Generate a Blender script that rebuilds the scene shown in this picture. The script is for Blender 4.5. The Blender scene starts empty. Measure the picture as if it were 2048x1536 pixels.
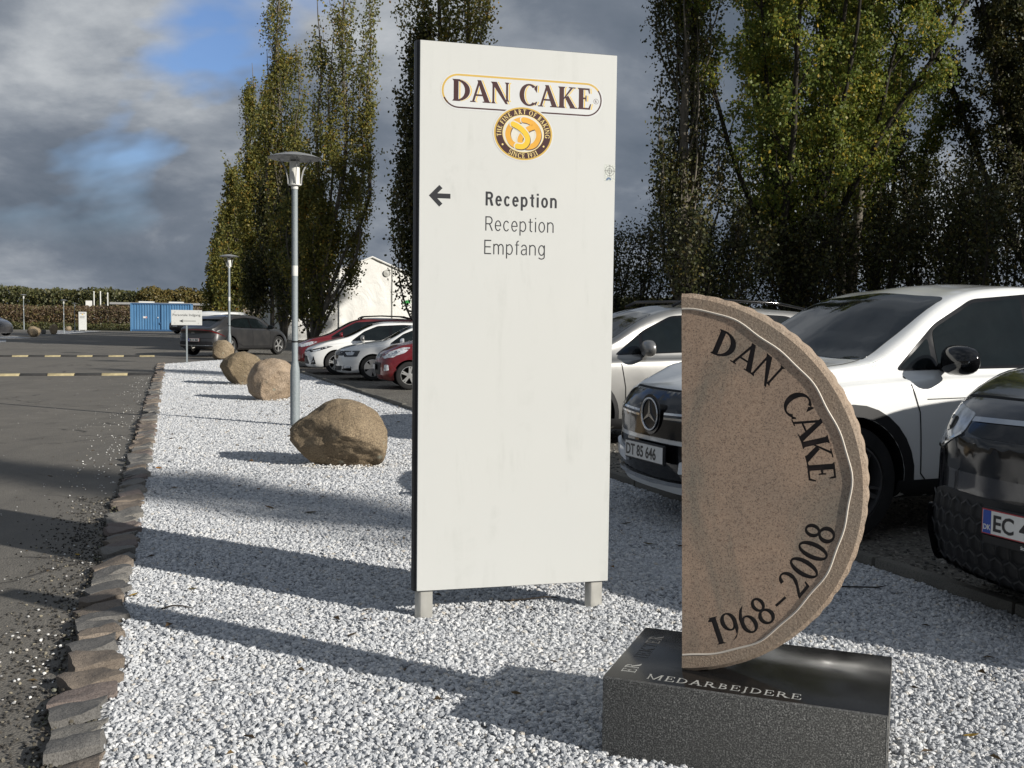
import bpy, bmesh, math, random
import numpy as np
from mathutils import Vector, Matrix, noise
from mathutils.bvhtree import BVHTree
from mathutils.geometry import tessellate_polygon
random.seed(7); rng = np.random.default_rng(7)
SC = bpy.context.scene
COL = SC.collection
rad = math.radians

# ------------------------------------------------------------------ camera
CAMH = 1.40
cam_d = bpy.data.cameras.new('camera'); cam = bpy.data.objects.new('camera', cam_d); COL.objects.link(cam)
cam_d.sensor_width = 36; cam_d.lens = 36.23; cam_d.clip_start = .05; cam_d.clip_end = 3000
pit, rol = rad(3.5536), rad(.6875)
r0, u0, f0 = Vector((1,0,0)), Vector((0,math.sin(pit),math.cos(pit))), Vector((0,math.cos(pit),-math.sin(pit)))
rv, uv = math.cos(rol)*r0+math.sin(rol)*u0, -math.sin(rol)*r0+math.cos(rol)*u0
cam.matrix_world = Matrix(((rv.x,uv.x,-f0.x,0),(rv.y,uv.y,-f0.y,0),(rv.z,uv.z,-f0.z,CAMH),(0,0,0,1)))
SC.camera = cam

# ------------------------------------------------------------------ light
SUN_EL, SUN_AZ = rad(22.5), math.atan2(-.50,.866)      # direction towards the sun, measured from +X
sdir = Vector((math.cos(SUN_AZ)*math.cos(SUN_EL), math.sin(SUN_AZ)*math.cos(SUN_EL), math.sin(SUN_EL)))
sl = bpy.data.lights.new('sun','SUN'); sl.energy = 3.3; sl.angle = rad(.53); sl.color = (1,.95,.87)
so = bpy.data.objects.new('sun', sl); COL.objects.link(so); so.rotation_euler = sdir.to_track_quat('Z','Y').to_euler()
SC.view_settings.view_transform = 'Standard'; SC.view_settings.look = 'None'
SC.view_settings.exposure = .76; SC.view_settings.gamma = 1; SC.view_settings.use_curve_mapping = False
W = bpy.data.worlds.new('World'); SC.world = W; W.use_nodes = True
def build_world():
    nt = W.node_tree; nt.nodes.clear(); N = nt.nodes.new; L = nt.links.new
    out = N('ShaderNodeOutputWorld'); bg = N('ShaderNodeBackground'); bg.inputs[1].default_value = .09
    sky = N('ShaderNodeTexSky'); sky.sky_type = 'NISHITA'; sky.sun_disc = False
    sky.sun_elevation = SUN_EL; sky.sun_rotation = math.pi/2-SUN_AZ; sky.air_density = 1.0; sky.dust_density = .4
    tc = N('ShaderNodeTexCoord'); sep = N('ShaderNodeSeparateXYZ'); L(tc.outputs['Generated'], sep.inputs[0])
    # a flat cloud deck seen in perspective: divide the direction by its height
    zz = N('ShaderNodeMath'); zz.operation='ABSOLUTE'; L(sep.outputs[2], zz.inputs[0])
    za = N('ShaderNodeMath'); za.operation='ADD'; za.inputs[1].default_value=.36; L(zz.outputs[0], za.inputs[0])
    dv = []
    for k in (0,1):
        d = N('ShaderNodeMath'); d.operation='DIVIDE'; L(sep.outputs[k], d.inputs[0]); L(za.outputs[0], d.inputs[1]); dv.append(d)
    cb = N('ShaderNodeCombineXYZ'); L(dv[0].outputs[0], cb.inputs[0]); L(dv[1].outputs[0], cb.inputs[1])
    def nz(scale, det, rough, off, dist=0.):
        mp = N('ShaderNodeMapping'); mp.inputs['Location'].default_value = off; L(cb.outputs[0], mp.inputs[0])
        n = N('ShaderNodeTexNoise'); n.inputs['Scale'].default_value=scale; n.inputs['Detail'].default_value=det
        n.inputs['Roughness'].default_value=rough; n.inputs['Distortion'].default_value=dist; L(mp.outputs[0], n.inputs[0]); return n
    def ramp(src, stops):
        r = N('ShaderNodeValToRGB'); L(src, r.inputs[0]); e = r.color_ramp.elements
        while len(e) < len(stops): e.new(.5)
        for q,(p,c) in zip(e, stops): q.position=p; q.color=(*c,1)
        return r
    tone = nz(1.75, 8, .58, (SKY_T, 1.7, 0), .25); gap = nz(1.25, 5, .55, (SKY_G, 4.1, 3), .25)
    k = 1/(.09*2)
    cl = lambda r,g,b: (r*k,g*k,b*k)
    ct = ramp(tone.outputs[0], [(.34,cl(.135,.17,.22)),(.46,cl(.205,.24,.295)),(.55,cl(.34,.375,.425)),(.67,cl(.62,.65,.68))])
    gm = ramp(gap.outputs[0], [(.612,(0,0,0)),(.69,(.95,.95,.95))])
    low = N('ShaderNodeMapRange'); low.interpolation_type='SMOOTHSTEP'; low.inputs[1].default_value=.05; low.inputs[2].default_value=.19; L(zz.outputs[0], low.inputs[0])
    gl = N('ShaderNodeMath'); gl.operation='MULTIPLY'; L(gm.outputs[0], gl.inputs[0]); L(low.outputs[0], gl.inputs[1])   # decks close up towards the horizon
    mx = N('ShaderNodeMixRGB'); L(gl.outputs[0], mx.inputs[0]); L(ct.outputs[0], mx.inputs[1])
    sk = N('ShaderNodeMixRGB'); sk.blend_type='MULTIPLY'; sk.inputs[0].default_value=1; sk.inputs[2].default_value=(.50,.60,.82,1); L(sky.outputs[0], sk.inputs[1])
    L(sk.outputs[0], mx.inputs[2])
    L(mx.outputs[0], bg.inputs[0]); L(bg.outputs[0], out.inputs[0])
SKY_T, SKY_G = 3.3, 3.39
build_world()

# ------------------------------------------------------------------ materials
def lin(*c): return tuple(((v/255)/12.92 if v/255<=.04045 else ((v/255+.055)/1.055)**2.4) for v in c)
class NT:
    def __init__(s, name):
        s.m = bpy.data.materials.new(name); s.m.use_nodes = True; s.t = s.m.node_tree; s.b = s.t.nodes['Principled BSDF']
        s.co = None
    def n(s, typ, **kw):
        q = s.t.nodes.new('ShaderNode'+typ)
        for k,v in kw.items():
            if k in q.inputs: q.inputs[k].default_value = v
            else: setattr(q, k, v)
        return q
    def l(s, a, b): s.t.links.new(a, b)
    def coord(s, which='Object'):
        if s.co is None: s.co = s.n('TexCoord')
        return s.co.outputs[which]
    def noise(s, scale, det=4, rough=.55, dist=0., co='Object', stretch=None, typ='TexNoise'):
        q = s.n(typ, Scale=scale)
        if typ=='TexNoise':
            q.inputs['Detail'].default_value=det; q.inputs['Roughness'].default_value=rough; q.inputs['Distortion'].default_value=dist
        src = s.coord(co)
        if stretch:
            mp = s.n('Mapping', Scale=stretch); s.l(src, mp.inputs[0]); src = mp.outputs[0]
        s.l(src, q.inputs['Vector']); return q
    def ramp(s, src, stops, const=False):
        r = s.n('ValToRGB'); s.l(src, r.inputs[0]); e = r.color_ramp.elements
        if const: r.color_ramp.interpolation='CONSTANT'
        while len(e) < len(stops): e.new(.5)
        for q,(p,c) in zip(e, stops):
            q.position=p; q.color=(*(c if hasattr(c,'__len__') else (c,c,c)),1)
        return r.outputs[0]
    def mix(s, f, a, b, mode='MIX'):
        q = s.n('MixRGB', blend_type=mode)
        for k,v in zip((0,1,2),(f,a,b)):
            if isinstance(v,(int,float)): q.inputs[k].default_value = v if k==0 else (v,v,v,1)
            elif isinstance(v,tuple): q.inputs[k].default_value=(*v,1)
            else: s.l(v, q.inputs[k])
        return q.outputs[0]
    def col(s, c):
        if isinstance(c,tuple): s.b.inputs['Base Color'].default_value=(*c,1)
        else: s.l(c, s.b.inputs['Base Color'])
        return s
    def set(s, rough=None, metal=None, spec=None, coat=None, coatr=.03):
        i = s.b.inputs
        if rough is not None:
            if isinstance(rough,(int,float)): i['Roughness'].default_value=rough
            else: s.l(rough, i['Roughness'])
        if metal is not None: i['Metallic'].default_value=metal
        if spec is not None: i['Specular IOR Level'].default_value=spec
        if coat is not None: i['Coat Weight'].default_value=coat; i['Coat Roughness'].default_value=coatr
        return s
    def bump(s, src, strength=.3, dist=.01):
        q = s.n('Bump', Strength=strength, Distance=dist); s.l(src, q.inputs['Height'])
        prev = s.b.inputs['Normal']
        if prev.is_linked: s.l(prev.links[0].from_socket, q.inputs['Normal'])
        s.l(q.outputs[0], prev); return s
def simple(name, c, rough=.5, metal=0., spec=.5, coat=None, wear=.12, scale=6., bump=None):
    t = NT(name); nz = t.noise(scale, 5)
    lo = tuple(v*(1-wear) for v in c); hi = tuple(min(1,v*(1+wear)) for v in c)
    t.col(t.ramp(nz.outputs[0], [(.3,lo),(.7,hi)])).set(rough, metal, spec, coat)
    if bump: t.bump(t.noise(bump[0],4).outputs[0], bump[1], bump[2])
    return t.m
M = {}
def paint(name, c, metal=0., rough=.32, coat=1.):
    t = NT(name); nz = t.noise(2.2,6,.6); fine = t.noise(300,2)
    c2 = t.mix(t.ramp(nz.outputs[0],[(.45,0.),(.8,.10)]), c, (.30,.27,.23))
    t.col(c2); t.set(t.ramp(nz.outputs[0],[(.35,rough*.9),(.75,rough*1.25)]), metal, .5, coat, .04)
    return t.m
M['white_paint'] = paint('white_paint', (.78,.79,.78))
M['white_paint2'] = paint('warm_white_paint', (.80,.80,.78))
M['pearl_paint'] = paint('cool_white_paint', (.76,.78,.80))
M['silver_paint'] = paint('silver_paint', (.27,.268,.26), .65, .36)
M['red_paint'] = paint('red_paint', (.15,.006,.010), .15, .3)
M['dark_red_paint'] = paint('dark_red_paint', (.17,.010,.014), .2, .3)
M['black_paint'] = paint('black_blue_paint', (.007,.008,.014), .1, .2)
M['grey_paint'] = paint('graphite_paint', (.062,.062,.064), .6, .36, .5)
M['dark_grey_paint'] = paint('dark_grey_paint', (.07,.07,.075), .4, .35)
M['glass'] = simple('dark_car_glass', (.007,.010,.011), .025, 0, .5, wear=.2)
M['lamp_glass'] = simple('headlight_glass', (.60,.63,.66), .10, .10, .8, wear=.35, scale=14)
M['lamp_dark'] = simple('headlight_dark', (.03,.033,.037), .08, .2, .8, wear=.3, scale=20)
M['red_glass'] = simple('tail_lamp_glass', (.12,.006,.006), .1, 0, .8)
M['gloss_black'] = simple('gloss_black_plastic', (.006,.006,.007), .08, 0, .6, wear=.2)
M['matte_black'] = simple('matte_black_plastic', (.014,.014,.015), .55, 0, .4, wear=.2, scale=12)
M['tyre'] = simple('tyre_rubber', (.018,.018,.018), .8, 0, .3, wear=.3, scale=9)
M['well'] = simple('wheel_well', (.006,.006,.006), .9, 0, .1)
M['gap'] = simple('panel_gap', (.010,.010,.011), .7, 0, .2)
M['chrome'] = simple('chrome', (.62,.63,.64), .12, 1., .5)
M['alloy'] = simple('alloy_wheel', (.58,.58,.57), .3, .7, .5)
M['dark_alloy'] = simple('dark_alloy_wheel', (.13,.13,.135), .3, .6, .5)
M['plate'] = simple('plate_white', (.70,.70,.68), .35, 0, .5, wear=.05)
M['plate_blue'] = simple('plate_blue', (.012,.06,.35), .35)
M['plate_red'] = simple('plate_red_rim', (.42,.03,.04), .4)
M['plate_ink'] = simple('plate_ink', (.014,.014,.016), .4)
M['ink'] = simple('sign_ink', (.028,.029,.033), .35)
M['brown_ink'] = simple('brown_ink', (.060,.026,.026), .3, wear=.06)
M['gold_ink'] = simple('gold_ink', (.60,.40,.09), .3, wear=.06)
M['pale_gold'] = simple('pale_gold_ink', (.78,.62,.26), .3, wear=.05)
M['orange_ink'] = simple('orange_ink', (.70,.37,.055), .3, wear=.12, scale=9)
M['yellow_ink'] = simple('yellow_ink', (.74,.50,.05), .3, wear=.08)
M['cream_ink'] = simple('cream_ink', (.66,.64,.56), .3, wear=.03)
M['white_vinyl'] = simple('white_vinyl', (.62,.63,.625), .3, wear=.02)
M['sticker'] = simple('sticker_grey', (.52,.54,.50), .5, wear=.3, scale=160)
M['sticker_blue'] = simple('sticker_blue', (.10,.16,.26), .5, wear=.4, scale=90)
M['galv'] = None
def mk_galv():
    t = NT('galvanised_steel'); v = t.noise(60,3,.6,.4); w = t.noise(7,4)
    c = t.mix(t.ramp(w.outputs[0],[(.35,0.),(.7,.5)]), t.ramp(v.outputs[0],[(.35,(.20,.235,.25)),(.65,(.30,.33,.345))]), (.24,.265,.275))
    t.col(c).set(t.ramp(v.outputs[0],[(.3,.55),(.7,.75)]), .2, .5); return t.m
M['galv'] = mk_galv()
M['lamp_white'] = simple('lamp_white_metal', (.66,.66,.63), .45, 0, .4, wear=.08)
M['shade_grey'] = simple('lamp_shade_grey', (.27,.275,.275), .45, .2, .4, wear=.1)
M['opal'] = simple('opal_shade', (.72,.71,.66), .35, 0, .5, wear=.05)
M['alu'] = simple('aluminium_leg', (.50,.49,.45), .45, .35, .5, wear=.08, scale=14)
M['black_trim'] = simple('black_trim', (.012,.012,.014), .35, 0, .5)
def mk_sign():
    t = NT('sign_white'); st = t.noise(1.0,6,.65,.3,stretch=(9,1,1.3)); b = t.noise(3.5,8,.7,.6)
    f = t.mix(1., t.ramp(st.outputs[0],[(.52,0.),(.72,1.)]), t.ramp(b.outputs[0],[(.45,0.),(.7,1.)]), 'MULTIPLY')
    c = t.mix(f, (.565,.575,.56), (.43,.445,.425))
    w = t.noise(.9,3); c = t.mix(t.ramp(w.outputs[0],[(.3,0.),(.7,.35)]), c, (.575,.575,.535))
    t.col(c).set(t.ramp(b.outputs[0],[(.3,.34),(.7,.5)]), 0, .35); return t.m
M['sign_white'] = mk_sign()

# ------------------------------------------------------------------ object helpers
def link(name, me, mat=None, parent=None):
    o = bpy.data.objects.new(name, me); COL.objects.link(o)
    if mat is not None:
        if not me.materials: me.materials.append(M[mat] if isinstance(mat,str) else mat)
    if parent is not None: o.parent = parent
    return o
def thing(name, label, cat, loc=(0,0,0), rz=0., group=None, scale=1.):
    o = bpy.data.objects.new(name, None); COL.objects.link(o); o.empty_display_size=.2
    o.location = loc; o.rotation_euler = (0,0,rz); o.scale=(scale,)*3
    return tag(o, label, cat, group)
def tag(o, label, cat, group=None):
    o['label']=label; o['category']=cat
    if group: o['group']=group
    return o
def stuff(o): o['kind']='stuff'; return o
def struct(o): o['kind']='structure'; return o
def mesh(verts, faces, smooth=False, angle=None):
    me = bpy.data.meshes.new('m'); me.from_pydata([tuple(v) for v in verts], [], faces); me.update()
    if smooth:
        me.polygons.foreach_set('use_smooth', [True]*len(me.polygons))
        if angle: me.set_sharp_from_angle(angle=rad(angle))
    return me
def from_bm(bm, smooth=False, angle=None):
    me = bpy.data.meshes.new('m'); bm.to_mesh(me); bm.free()
    if smooth:
        me.polygons.foreach_set('use_smooth', [True]*len(me.polygons))
        if angle: me.set_sharp_from_angle(angle=rad(angle))
    return me
class MB:
    """collects verts and faces of one mesh"""
    def __init__(s): s.v=[]; s.f=[]
    def add(s, v, f):
        o=len(s.v); s.v+=[tuple(q) for q in v]; s.f+=[tuple(i+o for i in q) for q in f]; return s
    def box(s, c, d, rot=None):
        x,y,z=[q/2 for q in d]
        v=[Vector((a*x,b*y,e*z)) for e in (-1,1) for a,b in ((-1,-1),(1,-1),(1,1),(-1,1))]
        if rot is not None: v=[rot@q for q in v]
        v=[q+Vector(c) for q in v]
        return s.add(v,[(3,2,1,0),(4,5,6,7),(0,1,5,4),(1,2,6,5),(2,3,7,6),(3,0,4,7)])
    def prism(s, poly, y0, y1, fr=None):
        """poly in (x,z), extruded along y from y0 (front) to y1"""
        n=len(poly); A=sum(poly[i][0]*poly[(i+1)%n][1]-poly[(i+1)%n][0]*poly[i][1] for i in range(n))
        if A<0: poly=poly[::-1]
        tri=tessellate_polygon([[Vector((p[0],p[1],0)) for p in poly]])
        v=[(p[0],y0,p[1]) for p in poly]+[(p[0],y1,p[1]) for p in poly]
        f=[]
        for t in tri:
            a,b,c=[Vector((*poly[i],0)) for i in t]
            t=t if (b-a).cross(c-a).z>0 else t[::-1]
            f.append(tuple(t)); f.append(tuple(i+n for i in reversed(t)))
        f+=[(i,i+n,(i+1)%n+n,(i+1)%n) for i in range(n)]
        if fr: v=[fr(*q) for q in v]
        return s.add(v,f)
    def tube(s, pts, r, n=6, cap=True):
        pts=[Vector(p) for p in pts]; rs=r if hasattr(r,'__len__') else [r]*len(pts); o=len(s.v); m=len(pts)
        ref=None
        for i,p in enumerate(pts):
            t=(pts[min(i+1,m-1)]-pts[max(i-1,0)]).normalized()
            if ref is None: ref=t.orthogonal().normalized()
            a=(ref-t*ref.dot(t)).normalized(); ref=a; b=t.cross(a)
            for k in range(n):
                an=2*math.pi*k/n; s.v.append(tuple(p+(a*math.cos(an)+b*math.sin(an))*rs[i]))
        for i in range(m-1):
            for k in range(n): s.f.append((o+i*n+k,o+i*n+(k+1)%n,o+(i+1)*n+(k+1)%n,o+(i+1)*n+k))
        if cap: s.f.append(tuple(o+k for k in reversed(range(n)))); s.f.append(tuple(o+(m-1)*n+k for k in range(n)))
        return s
    def lathe(s, prof, n=24, axis='z', c=(0,0,0), close=False):
        """prof list of (r,h)"""
        o=len(s.v); m=len(prof)
        for r,h in prof:
            for k in range(n):
                a=2*math.pi*k/n; p=(r*math.cos(a),r*math.sin(a),h)
                if axis=='y': p=(p[0],p[2],p[1])
                s.v.append((p[0]+c[0],p[1]+c[1],p[2]+c[2]))
        for i in range(m if close else m-1):
            j=(i+1)%m
            for k in range(n):
                q=(o+i*n+k,o+i*n+(k+1)%n,o+j*n+(k+1)%n,o+j*n+k); s.f.append(q if axis!='y' else q[::-1])
        return s
    def me(s, smooth=False, angle=None): return mesh(s.v,s.f,smooth,angle)
    def obj(s, name, mat, parent=None, smooth=False, angle=None): return link(name, s.me(smooth,angle), mat, parent)
def bevel(me, w, seg=2, angle=30):
    bm=bmesh.new(); bm.from_mesh(me); bmesh.ops.recalc_face_normals(bm,faces=bm.faces)
    e=[q for q in bm.edges if len(q.link_faces)==2 and q.calc_face_angle(0)>rad(angle)]
    bmesh.ops.bevel(bm, geom=e, offset=w, segments=seg, affect='EDGES', profile=.6, clamp_overlap=True)
    bm.to_mesh(me); bm.free()
    me.polygons.foreach_set('use_smooth',[True]*len(me.polygons)); me.set_sharp_from_angle(angle=rad(35)); return me
def copy_tree(o, parent=None):
    c=o.copy(); COL.objects.link(c)
    if parent is not None: c.parent=parent
    for ch in list(o.children): copy_tree(ch,c)
    return c
def chaikin(poly, it=2, closed=True):
    for _ in range(it):
        q=[]; n=len(poly)
        for i in range(n if closed else n-1):
            a,b=poly[i],poly[(i+1)%n]
            q+=[(a[0]*.75+b[0]*.25,a[1]*.75+b[1]*.25),(a[0]*.25+b[0]*.75,a[1]*.25+b[1]*.75)]
        if not closed: q=[poly[0]]+q+[poly[-1]]
        poly=q
    return poly
def rnd_poly(poly, r, seg=4):
    """round the corners of a polygon"""
    out=[]; n=len(poly)
    for i in range(n):
        p=Vector(poly[i][:2]); a=Vector(poly[i-1][:2])-p; b=Vector(poly[(i+1)%n][:2])-p
        d=min(r,a.length*.45,b.length*.45); A=p+a.normalized()*d; B=p+b.normalized()*d
        for k in range(seg+1):
            t=k/seg; out.append(tuple(A*(1-t)**2+p*2*t*(1-t)+B*t*t))
    return out

# ------------------------------------------------------------------ lettering
def arc(cx,cy,rx,ry,tx,ty,a0,a1,n=14):
    o=[(cx+rx*math.cos(rad(a0+(a1-a0)*i/n)),cy+ry*math.sin(rad(a0+(a1-a0)*i/n))) for i in range(n+1)]
    q=[(cx+(rx-tx)*math.cos(rad(a0+(a1-a0)*i/n)),cy+(ry-ty)*math.sin(rad(a0+(a1-a0)*i/n))) for i in range(n+1)]
    return o+q[::-1]
def ring(cx,cy,rx,ry,tx,ty): return [arc(cx,cy,rx,ry,tx,ty,0,180),arc(cx,cy,rx,ry,tx,ty,180,360)]
def stem(x,w,y0=0.,y1=1.,s=.07,h=.09):
    return [(x-s,y0),(x+w+s,y0),(x+w,y0+h),(x+w,y1-h),(x+w+s,y1),(x-s,y1),(x,y1-h),(x,y0+h)]
def rect(x0,y0,x1,y1): return [(x0,y0),(x1,y0),(x1,y1),(x0,y1)]
def glyph(ch, w=.17, n=.065):
    """upright roman capitals and figures, cap height 1 -> (polygons, advance)"""
    g=[]
    if ch=='D': g=[stem(.07,w),arc(.07+w*.7,.5,.62,.5,w*1.05,n,-90,90)]; a=.86
    elif ch=='A':
        g=[[(.06,0),(.06+n*1.3,0),(.47,.97),(.37,.97)],[(.68,0),(.68+w*1.1,0),(.50,1.02),(.32,1.02)],rect(.22,.29,.68,.29+n),rect(-.02,0,.24,.05),rect(.58,0,.97,.05)]; a=.95
    elif ch=='N': g=[stem(.08,n*1.2),[(.0,1),(w*1.25,1),(.84,0),(.84-n*1.4,0)],stem(.84-n*1.2,n*1.2,0.12,1)]; a=.98
    elif ch=='C': g=[arc(.48,.5,.48,.52,w,n,48,312,22),[(.72,.80),(.86,.62),(.88,.98),(.80,.93)],[(.70,.10),(.80,.03),(.88,.18),(.84,.22)]]; a=.92
    elif ch=='G': g=[arc(.48,.5,.48,.52,w,n,48,330,22),[(.72,.80),(.86,.62),(.88,.98),(.80,.93)],rect(.78-w*.3,.02,.78+w*.7,.42),rect(.60,.38,.98,.44)]; a=1.0
    elif ch=='O': g=ring(.5,.5,.5,.52,w,n); a=1.02
    elif ch=='K': g=[stem(.07,w),[(.07+w,.40),(.07+w,.50),(.66,1),(.78,1)],[(.07+w*1.2,.50),(.07+w*1.9,.60),(.90,0),(.64,0)],rect(.54,.95,.88,1),rect(.60,0,.98,.05)]; a=.96
    elif ch in 'EF':
        g=[stem(.07,w),[(.07+w,1-n),(.54,1-n),(.58,.76),(.63,.76),(.61,1),(.07+w,1)],[(.07+w,.48),(.40,.48),(.41,.38),(.46,.38),(.46,.66),(.41,.66),(.40,.48+n),(.07+w,.48+n)]]
        if ch=='E': g.append([(.07+w,0),(.64,0),(.70,.27),(.65,.27),(.57,n),(.07+w,n)])
        a=.74 if ch=='E' else .68
    elif ch=='H': g=[stem(.07,w),stem(.62,w),rect(.07+w,.47,.62,.47+n)]; a=.92
    elif ch=='I': g=[stem(.08,w)]; a=.36
    elif ch=='T': g=[stem(.33-w/2+.03,w),[(.0,1),(.72,1),(.74,.74),(.69,.74),(.64,1-n),(.08,1-n),(.03,.74),(-.02,.74)]]; a=.74
    elif ch=='R': g=[stem(.07,w),arc(.07+w*.8,.74,.42,.26,w,n,-90,90),[(.30,.50),(.30+w*1.1,.50),(.88,0),(.62,0)],rect(.60,0,.95,.05)]; a=.9
    elif ch=='B': g=[stem(.07,w),arc(.07+w*.8,.76,.38,.24,w*.95,n,-90,90),arc(.07+w*.8,.265,.45,.265,w,n,-90,90)]; a=.74
    elif ch=='M': g=[stem(.08,n*1.2),[(.0,1),(w*1.2,1),(.58,0),(.50,0)],[(.50,0),(.58,0),(1.0,1),(.93,1)],stem(.93,w)]; a=1.22
    elif ch=='S': g=[arc(.30,.745,.27,.275,w*.8,n,25,245),arc(.30,.27,.29,.29,w*.8,n,-155,75),[(.13,.62),(.20,.48),(.52,.36),(.42,.54)]]; a=.62
    elif ch=='J': g=[stem(.13,w,.02),arc(.02,.02,.13+w-.02,.26,n,n,-100,0)]; a=.42
    elif ch=='1': g=[stem(.16,w,0,1,.09,.05),[(.02,.86),(.16,.84),(.18,1),(.14,1)]]; a=.46
    elif ch=='0': g=ring(.31,.5,.30,.52,w*.85,n*1.1); a=.66
    elif ch=='8': g=ring(.31,.75,.24,.26,w*.7,n*1.2)+ring(.31,.26,.30,.28,w*.8,n*1.2); a=.66
    elif ch=='9': g=ring(.31,.68,.30,.33,w*.85,n)+[[(.61,.70),(.61-w*.85,.60),(.40,.18),(.16,-.02),(.12,.03),(.30,.20)][::-1],[(.61-w*.85,.66),(.61,.68),(.56,.36),(.38,.10),(.16,-.03),(.33,.20),(.44,.42)]]; a=.66
    elif ch=='6': g=ring(.31,.32,.30,.33,w*.85,n)+[[(.01+w*.85,.34),(.01,.32),(.06,.64),(.24,.90),(.46,1.03),(.29,.80),(.18,.58)]]; a=.66
    elif ch=='2': g=[arc(.29,.70,.28,.31,w*.8,n,-20,165),[(.57-w*.7,.62),(.565,.64),(.50,.44),(.22,.12),(.02,0),(.05,.09),(.30,.36)],[(.02,0),(.60,0),(.66,.22),(.60,.22),(.54,.11),(.08,.11)]]; a=.68
    elif ch=='3': g=[arc(.25,.76,.27,.25,w*.8,n,-80,150),arc(.25,.27,.31,.29,w*.8,n,-150,85)]; a=.62
    elif ch=='-': g=[rect(.02,.32,.50,.41)]; a=.6
    else: a=.34
    return g,a
def txt_width(s,w=.17,n=.065,sp=.06): return sum(glyph(c,w,n)[1]+sp for c in s)-sp
def sans(text, size, sx=1., weight=0., mat=None, parent=None, name='lettering', depth=.0004):
    """default-font text as a mesh; returns object, width"""
    cu=bpy.data.curves.new('t','FONT'); cu.body=text; cu.size=size; cu.offset=weight; cu.extrude=depth; cu.resolution_u=3
    o=bpy.data.objects.new('t',cu); COL.objects.link(o)
    dg=bpy.context.evaluated_depsgraph_get(); dg.update(); me=bpy.data.meshes.new_from_object(o.evaluated_get(dg))
    bpy.data.objects.remove(o); bpy.data.curves.remove(cu)
    co=np.zeros(len(me.vertices)*3); me.vertices.foreach_get('co',co); co=co.reshape(-1,3); co[:,0]*=sx
    x0=co[:,0].min(); co[:,0]-=x0; w=co[:,0].max(); h=co[:,1].max()
    v=np.stack([co[:,0],-co[:,2],co[:,1]],1); me.vertices.foreach_set('co',v.ravel()); me.update()
    me.materials.clear()
    return link(name,me,mat,parent),w,h

def sans_glyph(ch,w):
    """narrow grotesque letters, cap height 1"""
    x=.73; g=[]
    if ch=='R': g=[rect(0,0,w,1),rect(w,1-w,.30,1),rect(w,.44,.30,.44+w),arc(.29,.72,.24,.28,w,w,-90,90),[(.27,.46),(.27+w*1.1,.46),(.56,0),(.56-w*1.15,0)]]; a=.62
    elif ch=='e': g=[arc(.235,.365,.235,.38,w,w*.95,0,180),arc(.235,.365,.235,.38,w,w*.95,180,322),rect(w*.5,.33,.47-w*.1,.33+w*.85)]; a=.54
    elif ch=='c': g=[arc(.235,.365,.235,.38,w,w*.95,38,322,20)]; a=.52
    elif ch=='o': g=ring(.25,.365,.25,.38,w,w*.95); a=.58
    elif ch=='p': g=[rect(0,-.27,w,x)]+[arc(.25,.365,.25,.38,w,w*.95,-135,135,20)]; a=.58
    elif ch=='t': g=[rect(.10,.13,.10+w,.93),rect(0,x-w*.75,.32,x),arc(.10+.20,.15,.20,.155,w,w*.9,180,268)]; a=.40
    elif ch=='i': g=[rect(.02,0,.02+w,x),rect(.02,1-w*.95,.02+w,1)]; a=.12+w
    elif ch=='n': g=[rect(0,0,w,x),arc(.25,.47,.24,.275,w,w*.95,0,150),rect(.49-w,0,.49,.47)]; a=.59
    elif ch=='m': g=[rect(0,0,w,x),arc(.215,.47,.205,.275,w,w*.95,0,150),rect(.42-w,0,.42,.47),arc(.215+.42-w,.47,.205,.275,w,w*.95,0,150),rect(.84-2*w,0,.84-w,.47)]; a=.94-w
    elif ch=='E': g=[rect(0,0,w,1),rect(w,0,.50,w),rect(w,.47,.46,.47+w),rect(w,1-w,.50,1)]; a=.58
    elif ch=='f': g=[rect(.09,0,.09+w,.83),rect(0,x-w*.75,.30,x),arc(.09+.20,.83,.20,.18,w,w*.9,95,180)]; a=.36
    elif ch=='a': g=[rect(.44-w,.0,.44,.50),arc(.225,.50,.215,.245,w,w*.95,0,165),arc(.20,.20,.20,.215,w,w*.9,60,300,18),rect(.20,.355,.44-w,.355+w*.8),[(.28,.0),(.44-w,.10),(.44-w,.16),(.28,w*.9)]]; a=.54
    elif ch=='g': g=ring(.25,.365,.25,.38,w,w*.95)+[rect(.50-w,-.10,.50,x),arc(.25,-.09,.25,.19,w,w*.9,-160,0)]; a=.59
    else: a=.28
    return g,a

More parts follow.
